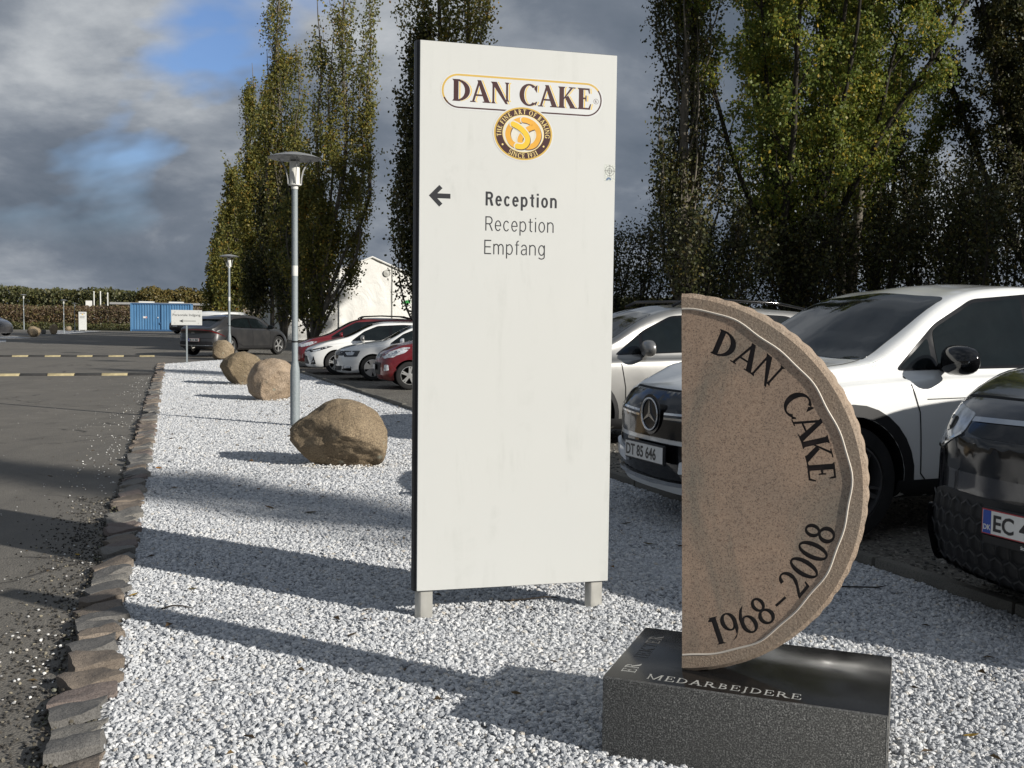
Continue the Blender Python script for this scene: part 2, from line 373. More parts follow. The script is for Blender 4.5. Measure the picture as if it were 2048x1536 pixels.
# ================================================================== THE SETTING
KL = lambda y: -1.36-.330*(y-3.1)          # stone kerb centre line
KR = lambda y: 2.54-.371*(y-4.77)          # car-park edging line
def mk_asphalt():
    t=NT('asphalt'); big=t.noise(.35,5,.6); med=t.noise(2.6,6,.65,.4); fine=t.noise(140,3,.7); ag=t.noise(90,1,typ='TexVoronoi')
    c=t.mix(t.ramp(med.outputs[0],[(.3,0.),(.7,1.)]),(.165,.153,.132),(.245,.226,.196))
    c=t.mix(t.ramp(big.outputs[0],[(.40,0.),(.62,.7)]),c,(.175,.163,.143))
    tw=t.noise(1.6,4,.6,.3,stretch=(1,.10,1)); c=t.mix(t.ramp(tw.outputs[0],[(.52,0.),(.66,.4)]),c,(.115,.108,.096)); st=t.noise(1.1,4,.6,1.2); c=t.mix(t.ramp(st.outputs[0],[(.62,0.),(.70,.65)]),c,(.100,.094,.084))
    c=t.mix(t.ramp(fine.outputs[0],[(.35,.55),(.65,0.)]),c,(.035,.033,.032))
    c=t.mix(t.ramp(ag.outputs['Distance'],[(.10,.75),(.26,0.)]),c,(.24,.23,.21))
    # cracks: warped cell borders, broken up by a mask
    wn=t.noise(1.7,4); wv=t.n('VectorMath',operation='SCALE'); wv.inputs['Scale'].default_value=.55; t.l(wn.outputs['Color'],wv.inputs[0])
    ad=t.n('VectorMath',operation='ADD'); t.l(t.coord(),ad.inputs[0]); t.l(wv.outputs[0],ad.inputs[1])
    cr=t.n('TexVoronoi',Scale=.62,feature='DISTANCE_TO_EDGE'); t.l(ad.outputs[0],cr.inputs['Vector'])
    cm=t.noise(.5,2); m=t.mix(1.,t.ramp(cr.outputs['Distance'],[(.004,1.),(.013,0.)]),t.ramp(cm.outputs[0],[(.54,0.),(.58,.8)]),'MULTIPLY')
    c=t.mix(m,c,(.030,.028,.026))
    t.col(c).set(t.ramp(fine.outputs[0],[(.3,.7),(.7,.95)]),0,.35)
    t.bump(ag.outputs['Distance'],.55,.006); t.bump(fine.outputs[0],.4,.004); return t.m
M['asphalt']=mk_asphalt()
def mk_gravel_bed():
    t=NT('white_gravel_bed'); v=t.noise(55,1,typ='TexVoronoi'); v2=t.noise(24,1,typ='TexVoronoi'); w=t.noise(1.2,5); k=t.noise(8,4,.7)
    c=t.ramp(v.outputs['Color'],[(.0,(.36,.37,.39)),(.45,(.50,.51,.52)),(1,(.63,.63,.63))])
    c=t.mix(t.ramp(v.outputs['Distance'],[(.45,0.),(.85,.55)]),c,(.22,.22,.23))  # darker between the chips: crevice shade put into the colour
    c=t.mix(t.ramp(w.outputs[0],[(.45,0.),(.75,.35)]),c,(.42,.42,.41)); c=t.mix(t.ramp(k.outputs[0],[(.66,0.),(.74,.5)]),c,(.16,.14,.12))
    t.col(c).set(.85,0,.25); t.bump(v.outputs['Distance'],1.,-.014); t.bump(v2.outputs['Distance'],.8,-.02); return t.m
M['gravel_bed']=mk_gravel_bed()
def mk_stone():
    t=NT('white_marble_chip'); g=t.n('ObjectInfo'); v=t.noise(60,3)
    c=t.ramp(g.outputs['Random'],[(.0,(.22,.23,.25)),(.10,(.36,.375,.395)),(.35,(.47,.485,.505)),(.75,(.57,.58,.595)),(.95,(.69,.69,.68)),(1,(.50,.45,.38))])
    c=t.mix(t.ramp(v.outputs[0],[(.4,0.),(.7,.3)]),c,(.50,.51,.53)); t.col(c).set(.7,0,.3); return t.m
M['chip']=mk_stone()
def mk_parking():
    t=NT('parking_gravel'); v=t.noise(48,1,typ='TexVoronoi'); w=t.noise(.8,5); 
    c=t.ramp(v.outputs['Color'],[(0,(.07,.066,.06)),(.6,(.17,.16,.14)),(1,(.34,.32,.28))])
    c=t.mix(t.ramp(w.outputs[0],[(.4,0.),(.65,.5)]),c,(.10,.095,.085)); t.col(c).set(.9,0,.2); t.bump(v.outputs['Distance'],1.,-.012); return t.m
M['parking']=mk_parking()
def mk_field():
    t=NT('field_grass'); a=t.noise(.25,6,.6); b=t.noise(14,4,.7)
    c=t.mix(t.ramp(a.outputs[0],[(.4,0.),(.6,1.)]),(.045,.055,.018),(.13,.115,.055)); c=t.mix(t.ramp(b.outputs[0],[(.3,.6),(.7,0.)]),c,(.03,.035,.012))
    t.col(c).set(.95,0,.1); t.bump(b.outputs[0],.8,.05); return t.m
M['field']=mk_field()
def sheet(name, poly, z, mat):
    return struct(link(name, mesh([(x,y,z) for x,y in poly],[tuple(range(len(poly)))]), mat))
sheet('ground',[(-1500,-300),(1500,-300),(1500,2200),(-1500,2200)],-.05,'field')
sheet('road',[(-75,-40),(60,-40),(60,99),(-10,99),(-28,97.5),(-75,91)],-.024,'asphalt')
sheet('car_park',[(KR(-6),-6),(60,-6),(60,58),(-14,58),(-10.2,37),(KR(32),32)],-.014,'parking')
gp=[(KL(1)+.08,1),(KR(1)-.03,1),(KR(32)-.03,32),(-8.7,35.0),(-9.6,35.0),(KL(29.9)+.08,29.9)]
def gravel_sheet():
    # one sheet, finely divided and gently uneven, with a low edge
    v=[];f=[];nx=26;ys=np.concatenate([np.linspace(1,10,60),np.linspace(10.4,32.6,60)])
    for y in ys:
        a=KL(y)+.07; b=KR(y)-.03
        if y>29.9: a=-10.2+(y-29.9)*.2
        for i in range(nx+1):
            x=a+(b-a)*i/nx; v.append((x,y,.012*noise.noise(Vector((x*1.3,y*1.3,0)))))
    for j in range(len(ys)-1):
        for i in range(nx): q=j*(nx+1)+i; f.append((q,q+1,q+nx+2,q+nx+1))
    struct(link('gravel_bed',mesh(v,f,True),'gravel_bed'))
gravel_sheet()
sheet('gravel_bed',[(-70,56),(-27.5,56),(-25.3,51.5),(-25.6,51.2),(-70,50)],-.006,'gravel_bed').location.z=.0
for poly in ([(-60,66),(-32,66),(-28,60.5),(-29,59.4),(-60,58)],[(-40.5,91),(-36.3,91.2),(-32.3,75),(-33.2,74.4),(-39,88.4)]): sheet('gravel_bed',poly,-.004,'gravel_bed')

def gn_gravel(name, poly, dens, rmin, rmax, seed):
    v=[(x,y,0) for x,y in poly]; o=link(name, mesh(v,[tuple(range(len(v)))]), 'chip'); stuff(o)
    ng=bpy.data.node_groups.new(name,'GeometryNodeTree')
    ng.interface.new_socket('Geometry',in_out='INPUT',socket_type='NodeSocketGeometry'); ng.interface.new_socket('Geometry',in_out='OUTPUT',socket_type='NodeSocketGeometry')
    N=lambda t,**k:(lambda q:[setattr(q,a,b) for a,b in k.items()] and q or q)(ng.nodes.new(t)); L=ng.links.new
    gi=N('NodeGroupInput'); go=N('NodeGroupOutput'); ds=N('GeometryNodeDistributePointsOnFaces'); ds.inputs['Density'].default_value=dens; ds.inputs['Seed'].default_value=seed
    L(gi.outputs[0],ds.inputs['Mesh'])
    rz=N('FunctionNodeRandomValue',data_type='FLOAT'); rz.inputs[2].default_value=-.005; rz.inputs[3].default_value=.008
    cx=N('ShaderNodeCombineXYZ'); L(rz.outputs[1],cx.inputs[2])
    sp=N('GeometryNodeSetPosition'); L(ds.outputs['Points'],sp.inputs[0]); L(cx.outputs[0],sp.inputs['Offset'])
    jn=N('GeometryNodeJoinGeometry')
    for k,(sx,sy,sz) in enumerate(((1,.74,.55),(.95,.85,.62),(1.15,.6,.5),(.85,.8,.75))):
        ic=N('GeometryNodeMeshIcoSphere'); ic.inputs['Subdivisions'].default_value=2
        nz=N('ShaderNodeTexNoise'); nz.noise_dimensions='4D'; nz.inputs['W'].default_value=k*7.3+seed; nz.inputs['Scale'].default_value=1.3; nz.inputs['Detail'].default_value=1
        sb=N('ShaderNodeVectorMath',operation='SUBTRACT'); sb.inputs[1].default_value=(.5,.5,.5); L(nz.outputs['Color'],sb.inputs[0])
        sc=N('ShaderNodeVectorMath',operation='SCALE'); sc.inputs['Scale'].default_value=1.5; L(sb.outputs[0],sc.inputs[0])
        s1=N('GeometryNodeSetPosition'); L(ic.outputs['Mesh'],s1.inputs[0]); L(sc.outputs[0],s1.inputs['Offset'])
        tr=N('GeometryNodeTransform'); tr.inputs['Scale'].default_value=(sx,sy,sz); L(s1.outputs[0],tr.inputs[0])
        sm=N('GeometryNodeSetMaterial'); sm.inputs['Material'].default_value=M['chip']; L(tr.outputs[0],sm.inputs[0])
        gt=N('GeometryNodeGeometryToInstance'); L(sm.outputs[0],gt.inputs[0]); L(gt.outputs[0],jn.inputs[0])
    ip=N('GeometryNodeInstanceOnPoints'); ip.inputs['Pick Instance'].default_value=True; L(sp.outputs[0],ip.inputs['Points']); L(jn.outputs[0],ip.inputs['Instance'])
    rr=N('FunctionNodeRandomValue',data_type='FLOAT_VECTOR'); rr.inputs[1].default_value=(.6,.6,6.28); rr.inputs[0].default_value=(-.6,-.6,0); L(rr.outputs[0],ip.inputs['Rotation'])
    rs=N('FunctionNodeRandomValue',data_type='FLOAT'); rs.inputs[2].default_value=0; rs.inputs[3].default_value=1; rs.inputs['Seed'].default_value=5
    pw=N('ShaderNodeMath',operation='POWER'); pw.inputs[1].default_value=1.7; L(rs.outputs[1],pw.inputs[0])
    ma=N('ShaderNodeMath',operation='MULTIPLY_ADD'); ma.inputs[1].default_value=rmax-rmin; ma.inputs[2].default_value=rmin; L(pw.outputs[0],ma.inputs[0]); L(ma.outputs[0],ip.inputs['Scale'])
    L(ip.outputs[0],go.inputs[0])
    md=o.modifiers.new('scatter','NODES'); md.node_group=ng; return o
gn_gravel('marble_gravel',[(KL(2)+.10,2),(KR(2)-.05,2),(KR(8)-.05,8),(KL(8)+.10,8)],8600,.0052,.0150,1)
gn_gravel('marble_gravel',[(KL(8)+.10,8),(KR(8)-.05,8),(KR(20)-.05,20),(KL(20)+.10,20)],3400,.0075,.0175,2)
gn_gravel('marble_gravel',[(KL(20)+.10,20),(KR(20)-.05,20),(KR(32)-.05,32),(-9.0,34.6),(KL(29.8)+.1,29.8)],900,.012,.026,3)

# ------------------------------------------------------------------ stones
ICO=None
def ico(sub):
    bm=bmesh.new(); bmesh.ops.create_icosphere(bm,subdivisions=sub,radius=1); v=np.array([q.co[:] for q in bm.verts]); f=[tuple(w.index for w in q.verts) for q in bm.faces]; bm.free(); return v,f
def loose(name, spots, mat, sub=1):
    """many small stones in one mesh: spots = (x,y,z,r)"""
    v0,f0_=ico(sub); V=[];F=[]
    for i,(x,y,z,r) in enumerate(spots):
        a=rng.uniform(0,6.28); d=v0*(1+rng.uniform(-.28,.28,(len(v0),1)))*np.array([1,rng.uniform(.6,.95),rng.uniform(.45,.8)])*r
        c,s=math.cos(a),math.sin(a); d=np.stack([d[:,0]*c-d[:,1]*s+x,d[:,0]*s+d[:,1]*c+y,d[:,2]+z],1)
        F+=[tuple(k+len(V) for k in q) for q in f0_]; V+=d.tolist()
    return stuff(link(name,mesh(V,F),mat))
def mk_pebble(name,stops):
    t=NT(name); g=t.n('NewGeometry'); t.col(t.ramp(g.outputs['Random Per Island'],stops)).set(.75,0,.3); return t.m
M['stray']=mk_pebble('stray_white_chip',[(0,(.34,.33,.32)),(.4,(.62,.62,.61)),(.9,(.78,.77,.74)),(1,(.46,.36,.22))])
M['soil']=mk_pebble('joint_soil',[(0,(.030,.026,.020)),(.5,(.075,.066,.052)),(.8,(.11,.10,.075)),(.9,(.06,.075,.025)),(1,(.34,.33,.30))])
M['grit']=mk_pebble('dark_grit',[(0,(.02,.02,.02)),(.5,(.05,.047,.043)),(.85,(.11,.10,.085)),(1,(.30,.27,.2))])
sp=[]
for i in range(1050):
    y=2.0+22*rng.random()**1.6; d=abs(rng.normal(0,.42)) if i%3 else rng.uniform(0,2.2)
    if noise.noise(Vector((y*1.1,d*1.6,4)))<-.02 and i%5: continue
    sp.append((KL(y)-.13-d*(.5 if y<7 else .9),y,-.018,rng.uniform(.003,.0095)*(1 if d<.5 else .6)))
loose('stray_gravel',sp,'stray')
sp=[]
for i in range(2600):
    y=2.0+6*rng.random(); sp.append((KL(y)-.10-abs(rng.normal(0,.20)),y,-.02,rng.uniform(.003,.009)))
loose('road_grit',sp,'grit')
sp=[]
for i in range(4200):
    y=2.0+12*rng.random()**1.4; sp.append((KL(y)+rng.uniform(-.13,.11),y,rng.uniform(-.022,.004),rng.uniform(.004,.011)))
loose('kerb_joint_grit',sp,'soil')
sp=[]
for i in range(5200):
    y=4.2+11*rng.random(); sp.append((KR(y)+.1+rng.random()**1.5*2.6,y,-.010,rng.uniform(.006,.018)))
M['grey_chip']=mk_pebble('grey_chip',[(0,(.05,.048,.045)),(.5,(.14,.135,.12)),(.9,(.28,.26,.23)),(1,(.45,.43,.4))])
loose('parking_grit',sp,'grey_chip')

# ------------------------------------------------------------------ kerbs
def mk_granite(name,c0,c1,c2,scale=40,bumpd=.006,rough=.75,speck=180):
    t=NT(name); a=t.noise(scale*.12,5,.6); b=t.noise(speck,2,.7); d=t.noise(scale,6,.7); oi=t.n('ObjectInfo')
    c=t.mix(t.ramp(a.outputs[0],[(.35,0.),(.65,1.)]),c0,c1); c=t.mix(t.ramp(b.outputs[0],[(.38,.75),(.52,0.)]),c,c2)
    c=t.mix(t.ramp(oi.outputs['Random'],[(0,0.),(1,.45)]),c,tuple(v*.7 for v in c0))
    t.col(c).set(rough,0,.35); t.bump(d.outputs[0],.7,bumpd); return t.m
KM=[mk_granite('kerb_stone_grey',(.19,.18,.165),(.29,.275,.245),(.07,.066,.06),22,.016),mk_granite('kerb_stone_brown',(.20,.165,.135),(.30,.25,.20),(.08,.066,.055),22,.016),
    mk_granite('kerb_stone_rose',(.195,.16,.145),(.27,.225,.20),(.09,.066,.058),22,.016),mk_granite('kerb_stone_dark',(.15,.145,.138),(.23,.22,.205),(.06,.057,.054),22,.016)]
def kerb_mesh(k):
    r=np.random.default_rng(100+k); bm=bmesh.new()
    bmesh.ops.create_cube(bm,size=1)
    for v in bm.verts:
        v.co=Vector((v.co.x*.205,v.co.y*.122,v.co.z*.20))
        v.co+=Vector((r.uniform(-.026,.026),r.uniform(-.016,.014),r.uniform(-.014,.013) if v.co.z>0 else 0))
    for v in bm.verts:
        if v.co.z>0 and v.co.x<0: v.co.z-=.022            # dressed tops lean towards the road
    bmesh.ops.subdivide_edges(bm,edges=bm.edges[:],cuts=4,use_grid_fill=True)
    for v in bm.verts: v.co+=noise.noise_vector(v.co*10+Vector((k*5,0,0)))*.020+noise.noise_vector(v.co*30+Vector((k*9,2,0)))*.009
    bmesh.ops.smooth_vert(bm,verts=bm.verts,factor=.22,use_axis_x=True,use_axis_y=True,use_axis_z=True)
    return from_bm(bm,True,28)
KMS=[kerb_mesh(k) for k in range(12)]
kerb=thing('stone_kerb','row of rough granite kerb stones between the asphalt road and the white gravel','kerb',(KL(8),8,0))
ang=math.atan(.330); y=1.9; i=0
while y<30.2:
    st=rng.uniform(.12,.20)*(1 if y<12 else 1.3); ms=KMS[int(rng.integers(12))].copy() if i<4 else KMS[int(rng.integers(12))]
    mi=KM[int(rng.choice([0,0,0,0,1,1,1,3,3,2]))]
    o=bpy.data.objects.new('kerb_stone',ms); COL.objects.link(o); o.parent=kerb
    if not ms.materials: ms.materials.append(mi)
    o.material_slots[0].link='OBJECT'; o.material_slots[0].material=mi
    yc=y+st/2; o.location=(KL(yc)+rng.uniform(-.018,.018)-KL(8),yc-8,-.062+rng.uniform(-.016,.012)); o.rotation_euler=(rng.uniform(-.05,.05),rng.uniform(-.07,.05),ang+rad(12)+rng.uniform(-.14,.14))
    o.scale=(rng.uniform(.86,1.08),st*math.cos(ang)/.128*1.0,1); y+=st; i+=1
# low concrete edging along the car park
M['edging']=mk_granite('edging_concrete',(.13,.125,.11),(.19,.18,.155),(.07,.065,.06),30,.004,.85,140)
edg=thing('edging_kerb','low weathered concrete edging between the white gravel and the car park','kerb',(KR(8),8,0))
em=MB().box((0,0,0),(.075,.985,.17)).me(); bevel(em,.012); em.materials.append(M['edging'])
y=1.2; ang2=math.atan(.371)
while y<33:
    o=link('edging_block',em,None,edg); yc=y+.468; o.location=(KR(yc)-KR(8)+rng.uniform(-.008,.008),yc-8,-.022+rng.uniform(-.008,.010)); o.rotation_euler=(rng.uniform(-.006,.006),rng.uniform(-.05,.05),ang2+rng.uniform(-.012,.012)); y+=.936

# ------------------------------------------------------------------ boulders
def mk_boulder(name,c0,c1,c2,seed):
    t=NT(name); a=t.noise(1.6,5,.6,.5); b=t.noise(75,3,.75); d=t.noise(9,8,.7); e=t.noise(3.5,4,.6)
    c=t.mix(t.ramp(a.outputs[0],[(.38,0.),(.62,1.)]),c0,c1); c=t.mix(t.ramp(b.outputs[0],[(.36,.8),(.56,0.)]),c,c2)
    c=t.mix(t.ramp(e.outputs[0],[(.56,0.),(.70,.55)]),c,tuple(v*.45 for v in c0))
    lv=t.noise(7,1,typ='TexVoronoi'); lm=t.noise(2.4,3); lich=t.mix(1.,t.ramp(lv.outputs['Distance'],[(.10,1.),(.24,0.)]),t.ramp(lm.outputs[0],[(.50,0.),(.60,.8)]),'MULTIPLY'); c=t.mix(lich,c,(.36,.36,.28))
    c=t.mix(t.ramp(b.outputs[0],[(.60,0.),(.72,.5)]),c,tuple(min(1,v*1.5) for v in c1))
    t.col(c).set(.85,0,.25); t.bump(d.outputs[0],1.,.06); t.bump(b.outputs[0],.9,.014); return t.m
BM_=[mk_boulder('boulder_ochre',(.33,.25,.16),(.44,.345,.23),(.13,.10,.07),1),mk_boulder('boulder_pink',(.44,.34,.24),(.56,.45,.34),(.22,.15,.10),2),
     mk_boulder('boulder_brown',(.27,.21,.13),(.37,.29,.195),(.09,.07,.05),3),mk_boulder('boulder_cream',(.34,.27,.18),(.42,.34,.24),(.18,.13,.08),4)]
def boulder(label,x,y,rx,ry,rz,mat,seed,cuts=(),taper=None,rot=0,sub=5,sink=.16,amp=1.):
    v,f=ico(sub); out=[]
    for p in v:
        p=Vector(p); n=noise.noise(p*.9+Vector((seed,0,0)))*.17*amp+noise.noise(p*2.1+Vector((0,seed,0)))*.07*amp
        q=p*(1+n)
        for (cn,cd) in cuts:
            cn_=Vector(cn).normalized(); dd=q.dot(cn_)-cd-.05*noise.noise(q*3+Vector((seed,3,1)))
            if dd>0: q-=cn_*dd*.9
        q+=p*(.024*noise.noise(p*6+Vector((0,0,seed)))+.012*noise.noise(p*15)+.006*noise.noise(p*34))
        if taper: q=taper(q)
        out.append((q.x*rx,q.y*ry,q.z*rz))
    zs=min(o[2] for o in out); me=mesh([(a,b,c-zs-sink*rz) for a,b,c in out],f,True)
    o=link('boulder',me,BM_[mat]); o.location=(x,y,0); o.rotation_euler=(0,0,rot)
    return tag(o,label,'boulder','boulders standing on the gravel')
def banked(x,y,rx,ry,n,rot=0):
    s_=[]
    for i in range(n):
        a=rng.uniform(0,6.283); k=rng.uniform(.80,1.16); s_.append((x+rx*k*math.cos(a),y+ry*k*math.sin(a),.010+max(0,1.02-k)*.10+rng.uniform(-.004,.008),rng.uniform(.006,.015)))
    loose('banked_gravel',s_,'stray')
def tap1(q):
    # pointed at the left, bulging at the right
    t=min(1,max(0,(q.x+1)/2)); k=.56+.52*(1-(1-t)**1.9); return Vector((q.x,q.y*k,q.z*k*1.04+.10*(.5-t)))
boulder('big ochre boulder with a pointed left end, just left of the tall sign',-1.63,9.72,.465,.38,.35,0,3.3,(((-.5,-1,.1),.84),((.15,-.8,-.75),.68)),tap1,sub=6)
boulder('round pale pink boulder with a broken reddish face behind the lamp post',-4.06,17.35,.395,.38,.385,1,8.1,(((.75,-1,-.55),.70),))
boulder('brown two humped boulder half hidden by the pale round boulder',-5.55,21.2,.43,.40,.36,2,12.7,(((.4,-1,-.1),.66),((-.8,-.6,-.6),.72)))
boulder('cream boulder beside the staff entrance sign at the far end of the gravel',-9.66,34.3,.40,.36,.33,3,17.9,(((.6,-1,0),.62),((-1,-.2,0),.72)))
banked(-1.60,9.72,.36,.27,420); banked(-4.06,17.35,.30,.28,260); banked(-5.55,21.2,.36,.30,220)
boulder('wide shaded boulder beside the front wheel of the far left car',-30.9,66.6,.42,.36,.34,2,21.,sub=4)
boulder('sunlit yellowish boulder at the tip of the far white gravel',-30.2,65.0,.27,.25,.26,3,25.,sub=4)
boulder('upright tan boulder beside two dark blocks on the far gravel',-33.2,74.6,.30,.27,.38,3,31.,(((1,-1,0),.6),),sub=4)
boulder('low tan boulder just left of the far white sign',-38.6,89.6,.28,.25,.22,2,37.,sub=4)
for x,y,l in ((-34.75,75.4,'left'),(-34.15,75.1,'right')):
    b=MB().box((0,0,.16),(.28,.28,.30)).me(); bevel(b,.09,3)
    for q in b.vertices: q.co+=noise.noise_vector(q.co*4+Vector((x,0,0)))*.05
    tag(link('stone_block',b,KM[3]),'dark low stone block near the upright tan boulder, %s of the pair'%l,'block','dark blocks on the far gravel').location=(x,y,-.02)

# ------------------------------------------------------------------ monument
th=rad(-20.99); uV=Vector((math.cos(th),math.sin(th),0)); vV=Vector((-math.sin(th),math.cos(th),0))
def mk_base():
    t=NT('dark_granite_flamed'); b=t.noise(190,3,.8); b2=t.noise(60,3,.7); a=t.noise(5,4)
    c=t.ramp(b.outputs[0],[(.34,(.016,.016,.016)),(.46,(.060,.060,.057)),(.56,(.20,.20,.19)),(.66,(.50,.49,.46))])
    c=t.mix(t.ramp(b2.outputs[0],[(.4,.5),(.6,0.)]),c,(.03,.03,.03)); c=t.mix(t.ramp(a.outputs[0],[(.4,0.),(.7,.35)]),c,(.085,.083,.075))
    t.col(c).set(.6,0,.45); t.bump(b.outputs[0],.5,.002); return t.m
def mk_polish():
    t=NT('dark_granite_polished'); b=t.noise(260,3,.8); a=t.noise(4,5,.6)
    c=t.ramp(b.outputs[0],[(.4,(.006,.006,.007)),(.6,(.018,.018,.018)),(.75,(.05,.05,.05))]); t.col(c)
    t.set(t.ramp(a.outputs[0],[(.35,.09),(.7,.24)]),0,.25); return t.m
M['flamed']=mk_base(); M['polished']=mk_polish(); M['etched']=simple('etched_white',(.40,.40,.38),.8)
M['etched_dark']=simple('etched_grey',(.10,.10,.10),.8)
mon=thing('monument_base','low dark granite plinth with polished top carrying the half round stone','plinth',(.303,3.252,0),th)
bw,bd,bh=.867,.578,.26
me=MB().box((bw/2,bd/2,bh/2-.10),(bw,bd,bh+.20)).me(); bevel(me,.005,2)
me.materials.append(M['flamed']); me.materials.append(M['polished'])
for p in me.polygons:
    if p.normal.z>.9: p.material_index=1
link('block',me,None,mon)
M['sawn_edge']=simple('sawn_edge',(.17,.17,.165),.6,scale=60,wear=.3)
MB().tube([(.004,.0035,bh-.0035),(bw-.004,.0035,bh-.0035)],.0035,5).tube([(bw-.0035,.004,bh-.0035),(bw-.0035,bd-.004,bh-.0035)],.0035,5).tube([(bw-.0045,.0045,0),(bw-.0045,.0045,bh-.004)],.005,5).obj('chipped_edge','sawn_edge',mon)
def flat_text(s,x,y,size,mat,parent,rot=0.,w=.10,n=.045,sp=.13,sx=1.1,name='lettering'):
    """letters lying on the plinth top"""
    mb=MB(); px=0; k=0; c,sn=math.cos(rot),math.sin(rot)
    for ch in s:
        g,a=glyph(ch,w,n)
        for p in g:
            k+=1; P_=[((px+q[0])*size*sx,q[1]*size) for q in p]
            tri_z=bh+.0006+.00004*(k%9)
            mb.prism([(x+q[0]*c-q[1]*sn,y+q[0]*sn+q[1]*c) for q in P_],-tri_z,-(bh-.002),lambda a_,b_,c_:(a_,c_,-b_))
        px+=a+sp
    return mb.obj(name,mat,parent)
flat_text('MEDARBEJDERE',.135,.032,.046,'etched',mon,sx=.93)
flat_text('ER',.088,.070,.046,'etched',mon,rot=rad(90)); flat_text('LIEKTER',.090,.205,.046,'etched_dark',mon,rot=rad(90))

def mk_disc():
    t=NT('pink_granite_honed'); b=t.noise(215,3,.75); b2=t.noise(80,3,.7); a=t.noise(4.5,6,.65,.6); e=t.noise(2.2,5,.6,1.,stretch=(1,1,.6))
    c=t.mix(t.ramp(a.outputs[0],[(.35,0.),(.65,1.)]),(.47,.335,.24),(.37,.275,.205))
    c=t.mix(t.ramp(e.outputs[0],[(.47,0.),(.60,.75)]),c,(.205,.195,.16)); c=t.mix(t.ramp(b.outputs[0],[(.34,.85),(.50,0.)]),c,(.10,.075,.06))
    c=t.mix(t.ramp(b2.outputs[0],[(.30,.6),(.42,0.)]),c,(.17,.10,.07)); c=t.mix(t.ramp(b.outputs[0],[(.58,0.),(.72,.6)]),c,(.52,.43,.34))
    t.col(c).set(.55,0,.4); t.bump(b.outputs[0],.25,.001); return t.m
def mk_hammered():
    t=NT('pink_granite_hammered'); b=t.noise(150,4,.8); d=t.noise(60,5,.75); a=t.noise(5,5)
    c=t.mix(t.ramp(a.outputs[0],[(.35,0.),(.65,1.)]),(.40,.30,.22),(.36,.29,.225)); c=t.mix(t.ramp(b.outputs[0],[(.34,.7),(.52,0.)]),c,(.14,.11,.09))
    c=t.mix(t.ramp(b.outputs[0],[(.55,0.),(.7,.6)]),c,(.55,.47,.38)); t.col(c).set(.85,0,.25); t.bump(d.outputs[0],1.,.006); t.bump(b.outputs[0],.8,.003); return t.m
M['honed']=mk_disc(); M['hammered']=mk_hammered(); M['paint_groove']=simple('groove_white',(.66,.60,.52),.7); M['letter_black']=simple('letter_black',(.016,.010,.010),.35,wear=.3,scale=30)
# local frame of the disc: x along the face, z up, y into the stone
disc=thing('half_disc_stone','half round pink granite memorial stone cut flat on its left side','memorial stone',(.569,3.319,bh-.004),th-rad(.3))
DT=.135; lean=rad(1.35)
def in_disc(s,r_or=None): pass
CX,CZ,RO,RI=-.050,.618,.621,.570
def dp(r,a): return (CX+r*math.cos(a),CZ+r*math.sin(a))
def lean_(p): c,s=math.cos(lean),math.sin(lean); return (p[0]*c-p[1]*s, p[0]*s+p[1]*c)
def chord_angle(r): return math.acos(-CX/r)           # angle where the circle meets the flat left side
def wob(a): return 1+.010*math.sin(a*5+1)+.006*math.sin(a*11+.4)+.004*math.sin(a*23)
def disc_ring(rf,n,y,cut=0.): 
    out=[]
    for i in range(n+1):
        t=-1+2*i/n; r0_=rf(0); a=t*chord_angle(rf(t*1.5)); r=rf(a); out.append(dp(r,a))
    return out
NA=150
def build_disc():
    mb=MB()
    def lobe(a): return RO+ (.0045*abs(math.sin(a*34)) - .002)*(1 if a>-.7 else .25)
    outer=[dp(lobe(t),t) for t in [ -chord_angle(RO)+2*chord_angle(RO)*i/NA for i in range(NA+1)]]
    mid=[dp(RO-.012,t) for t in [-chord_angle(RO-.012)+2*chord_angle(RO-.012)*i/NA for i in range(NA+1)]]
    bk=[dp(RO-.01,t) for t in [-chord_angle(RO-.01)+2*chord_angle(RO-.01)*i/NA for i in range(NA+1)]]
    inn=[dp(RI*wob(t),t) for t in [-chord_angle(RI)+2*chord_angle(RI)*i/NA for i in range(NA+1)]]
    for q in (outer,mid,bk,inn): q[0]=(0,q[0][1]); q[-1]=(0,q[-1][1])
    def emit(rows,ys):
        v=[]; f=[]; m=NA+1
        for row,yy in zip(rows,ys): v+=[(*lean_(p),yy) for p in row]
        v=[(a,c,b) for a,b,c in v]
        for j in range(len(rows)-1):
            for i in range(NA): f.append((j*m+i,j*m+i+1,(j+1)*m+i+1,(j+1)*m+i))
        return v,f
    # solid: honed face (set back 3 mm) - hammered band - rim - back, closed by the flat cut
    ys=[.003,.0,.006,.05,DT-.008,DT]; rows=[inn,inn,mid,outer,outer,bk]
    ys=[.003,.0005,.0,.010,DT-.010,DT]; 
    v,f=emit(rows,ys); m=NA+1; nf=len(f)
    face=list(range(0,m)); back=[(len(rows)-1)*m+i for i in range(m)]
    f.append(tuple(face)); f.append(tuple(reversed(back)))
    loop_top=[j*m+NA for j in range(len(rows))]; loop_bot=[j*m for j in range(len(rows))]
    f.append(tuple(loop_top+loop_bot[::-1]))
    me=mesh(v,f); bm=bmesh.new(); bm.from_mesh(me); bmesh.ops.recalc_face_normals(bm,faces=bm.faces); bm.to_mesh(me); bm.free()
    me.materials.append(M['hammered']); me.materials.append(M['honed']); me.materials.append(M['letter_black'])
    for p in me.polygons:
        if len(p.vertices)==m and p.center.y<.02: p.material_index=1
    me.polygons.foreach_set('use_smooth',[True]*len(me.polygons)); me.set_sharp_from_angle(angle=rad(35))
    return me
dme=build_disc()
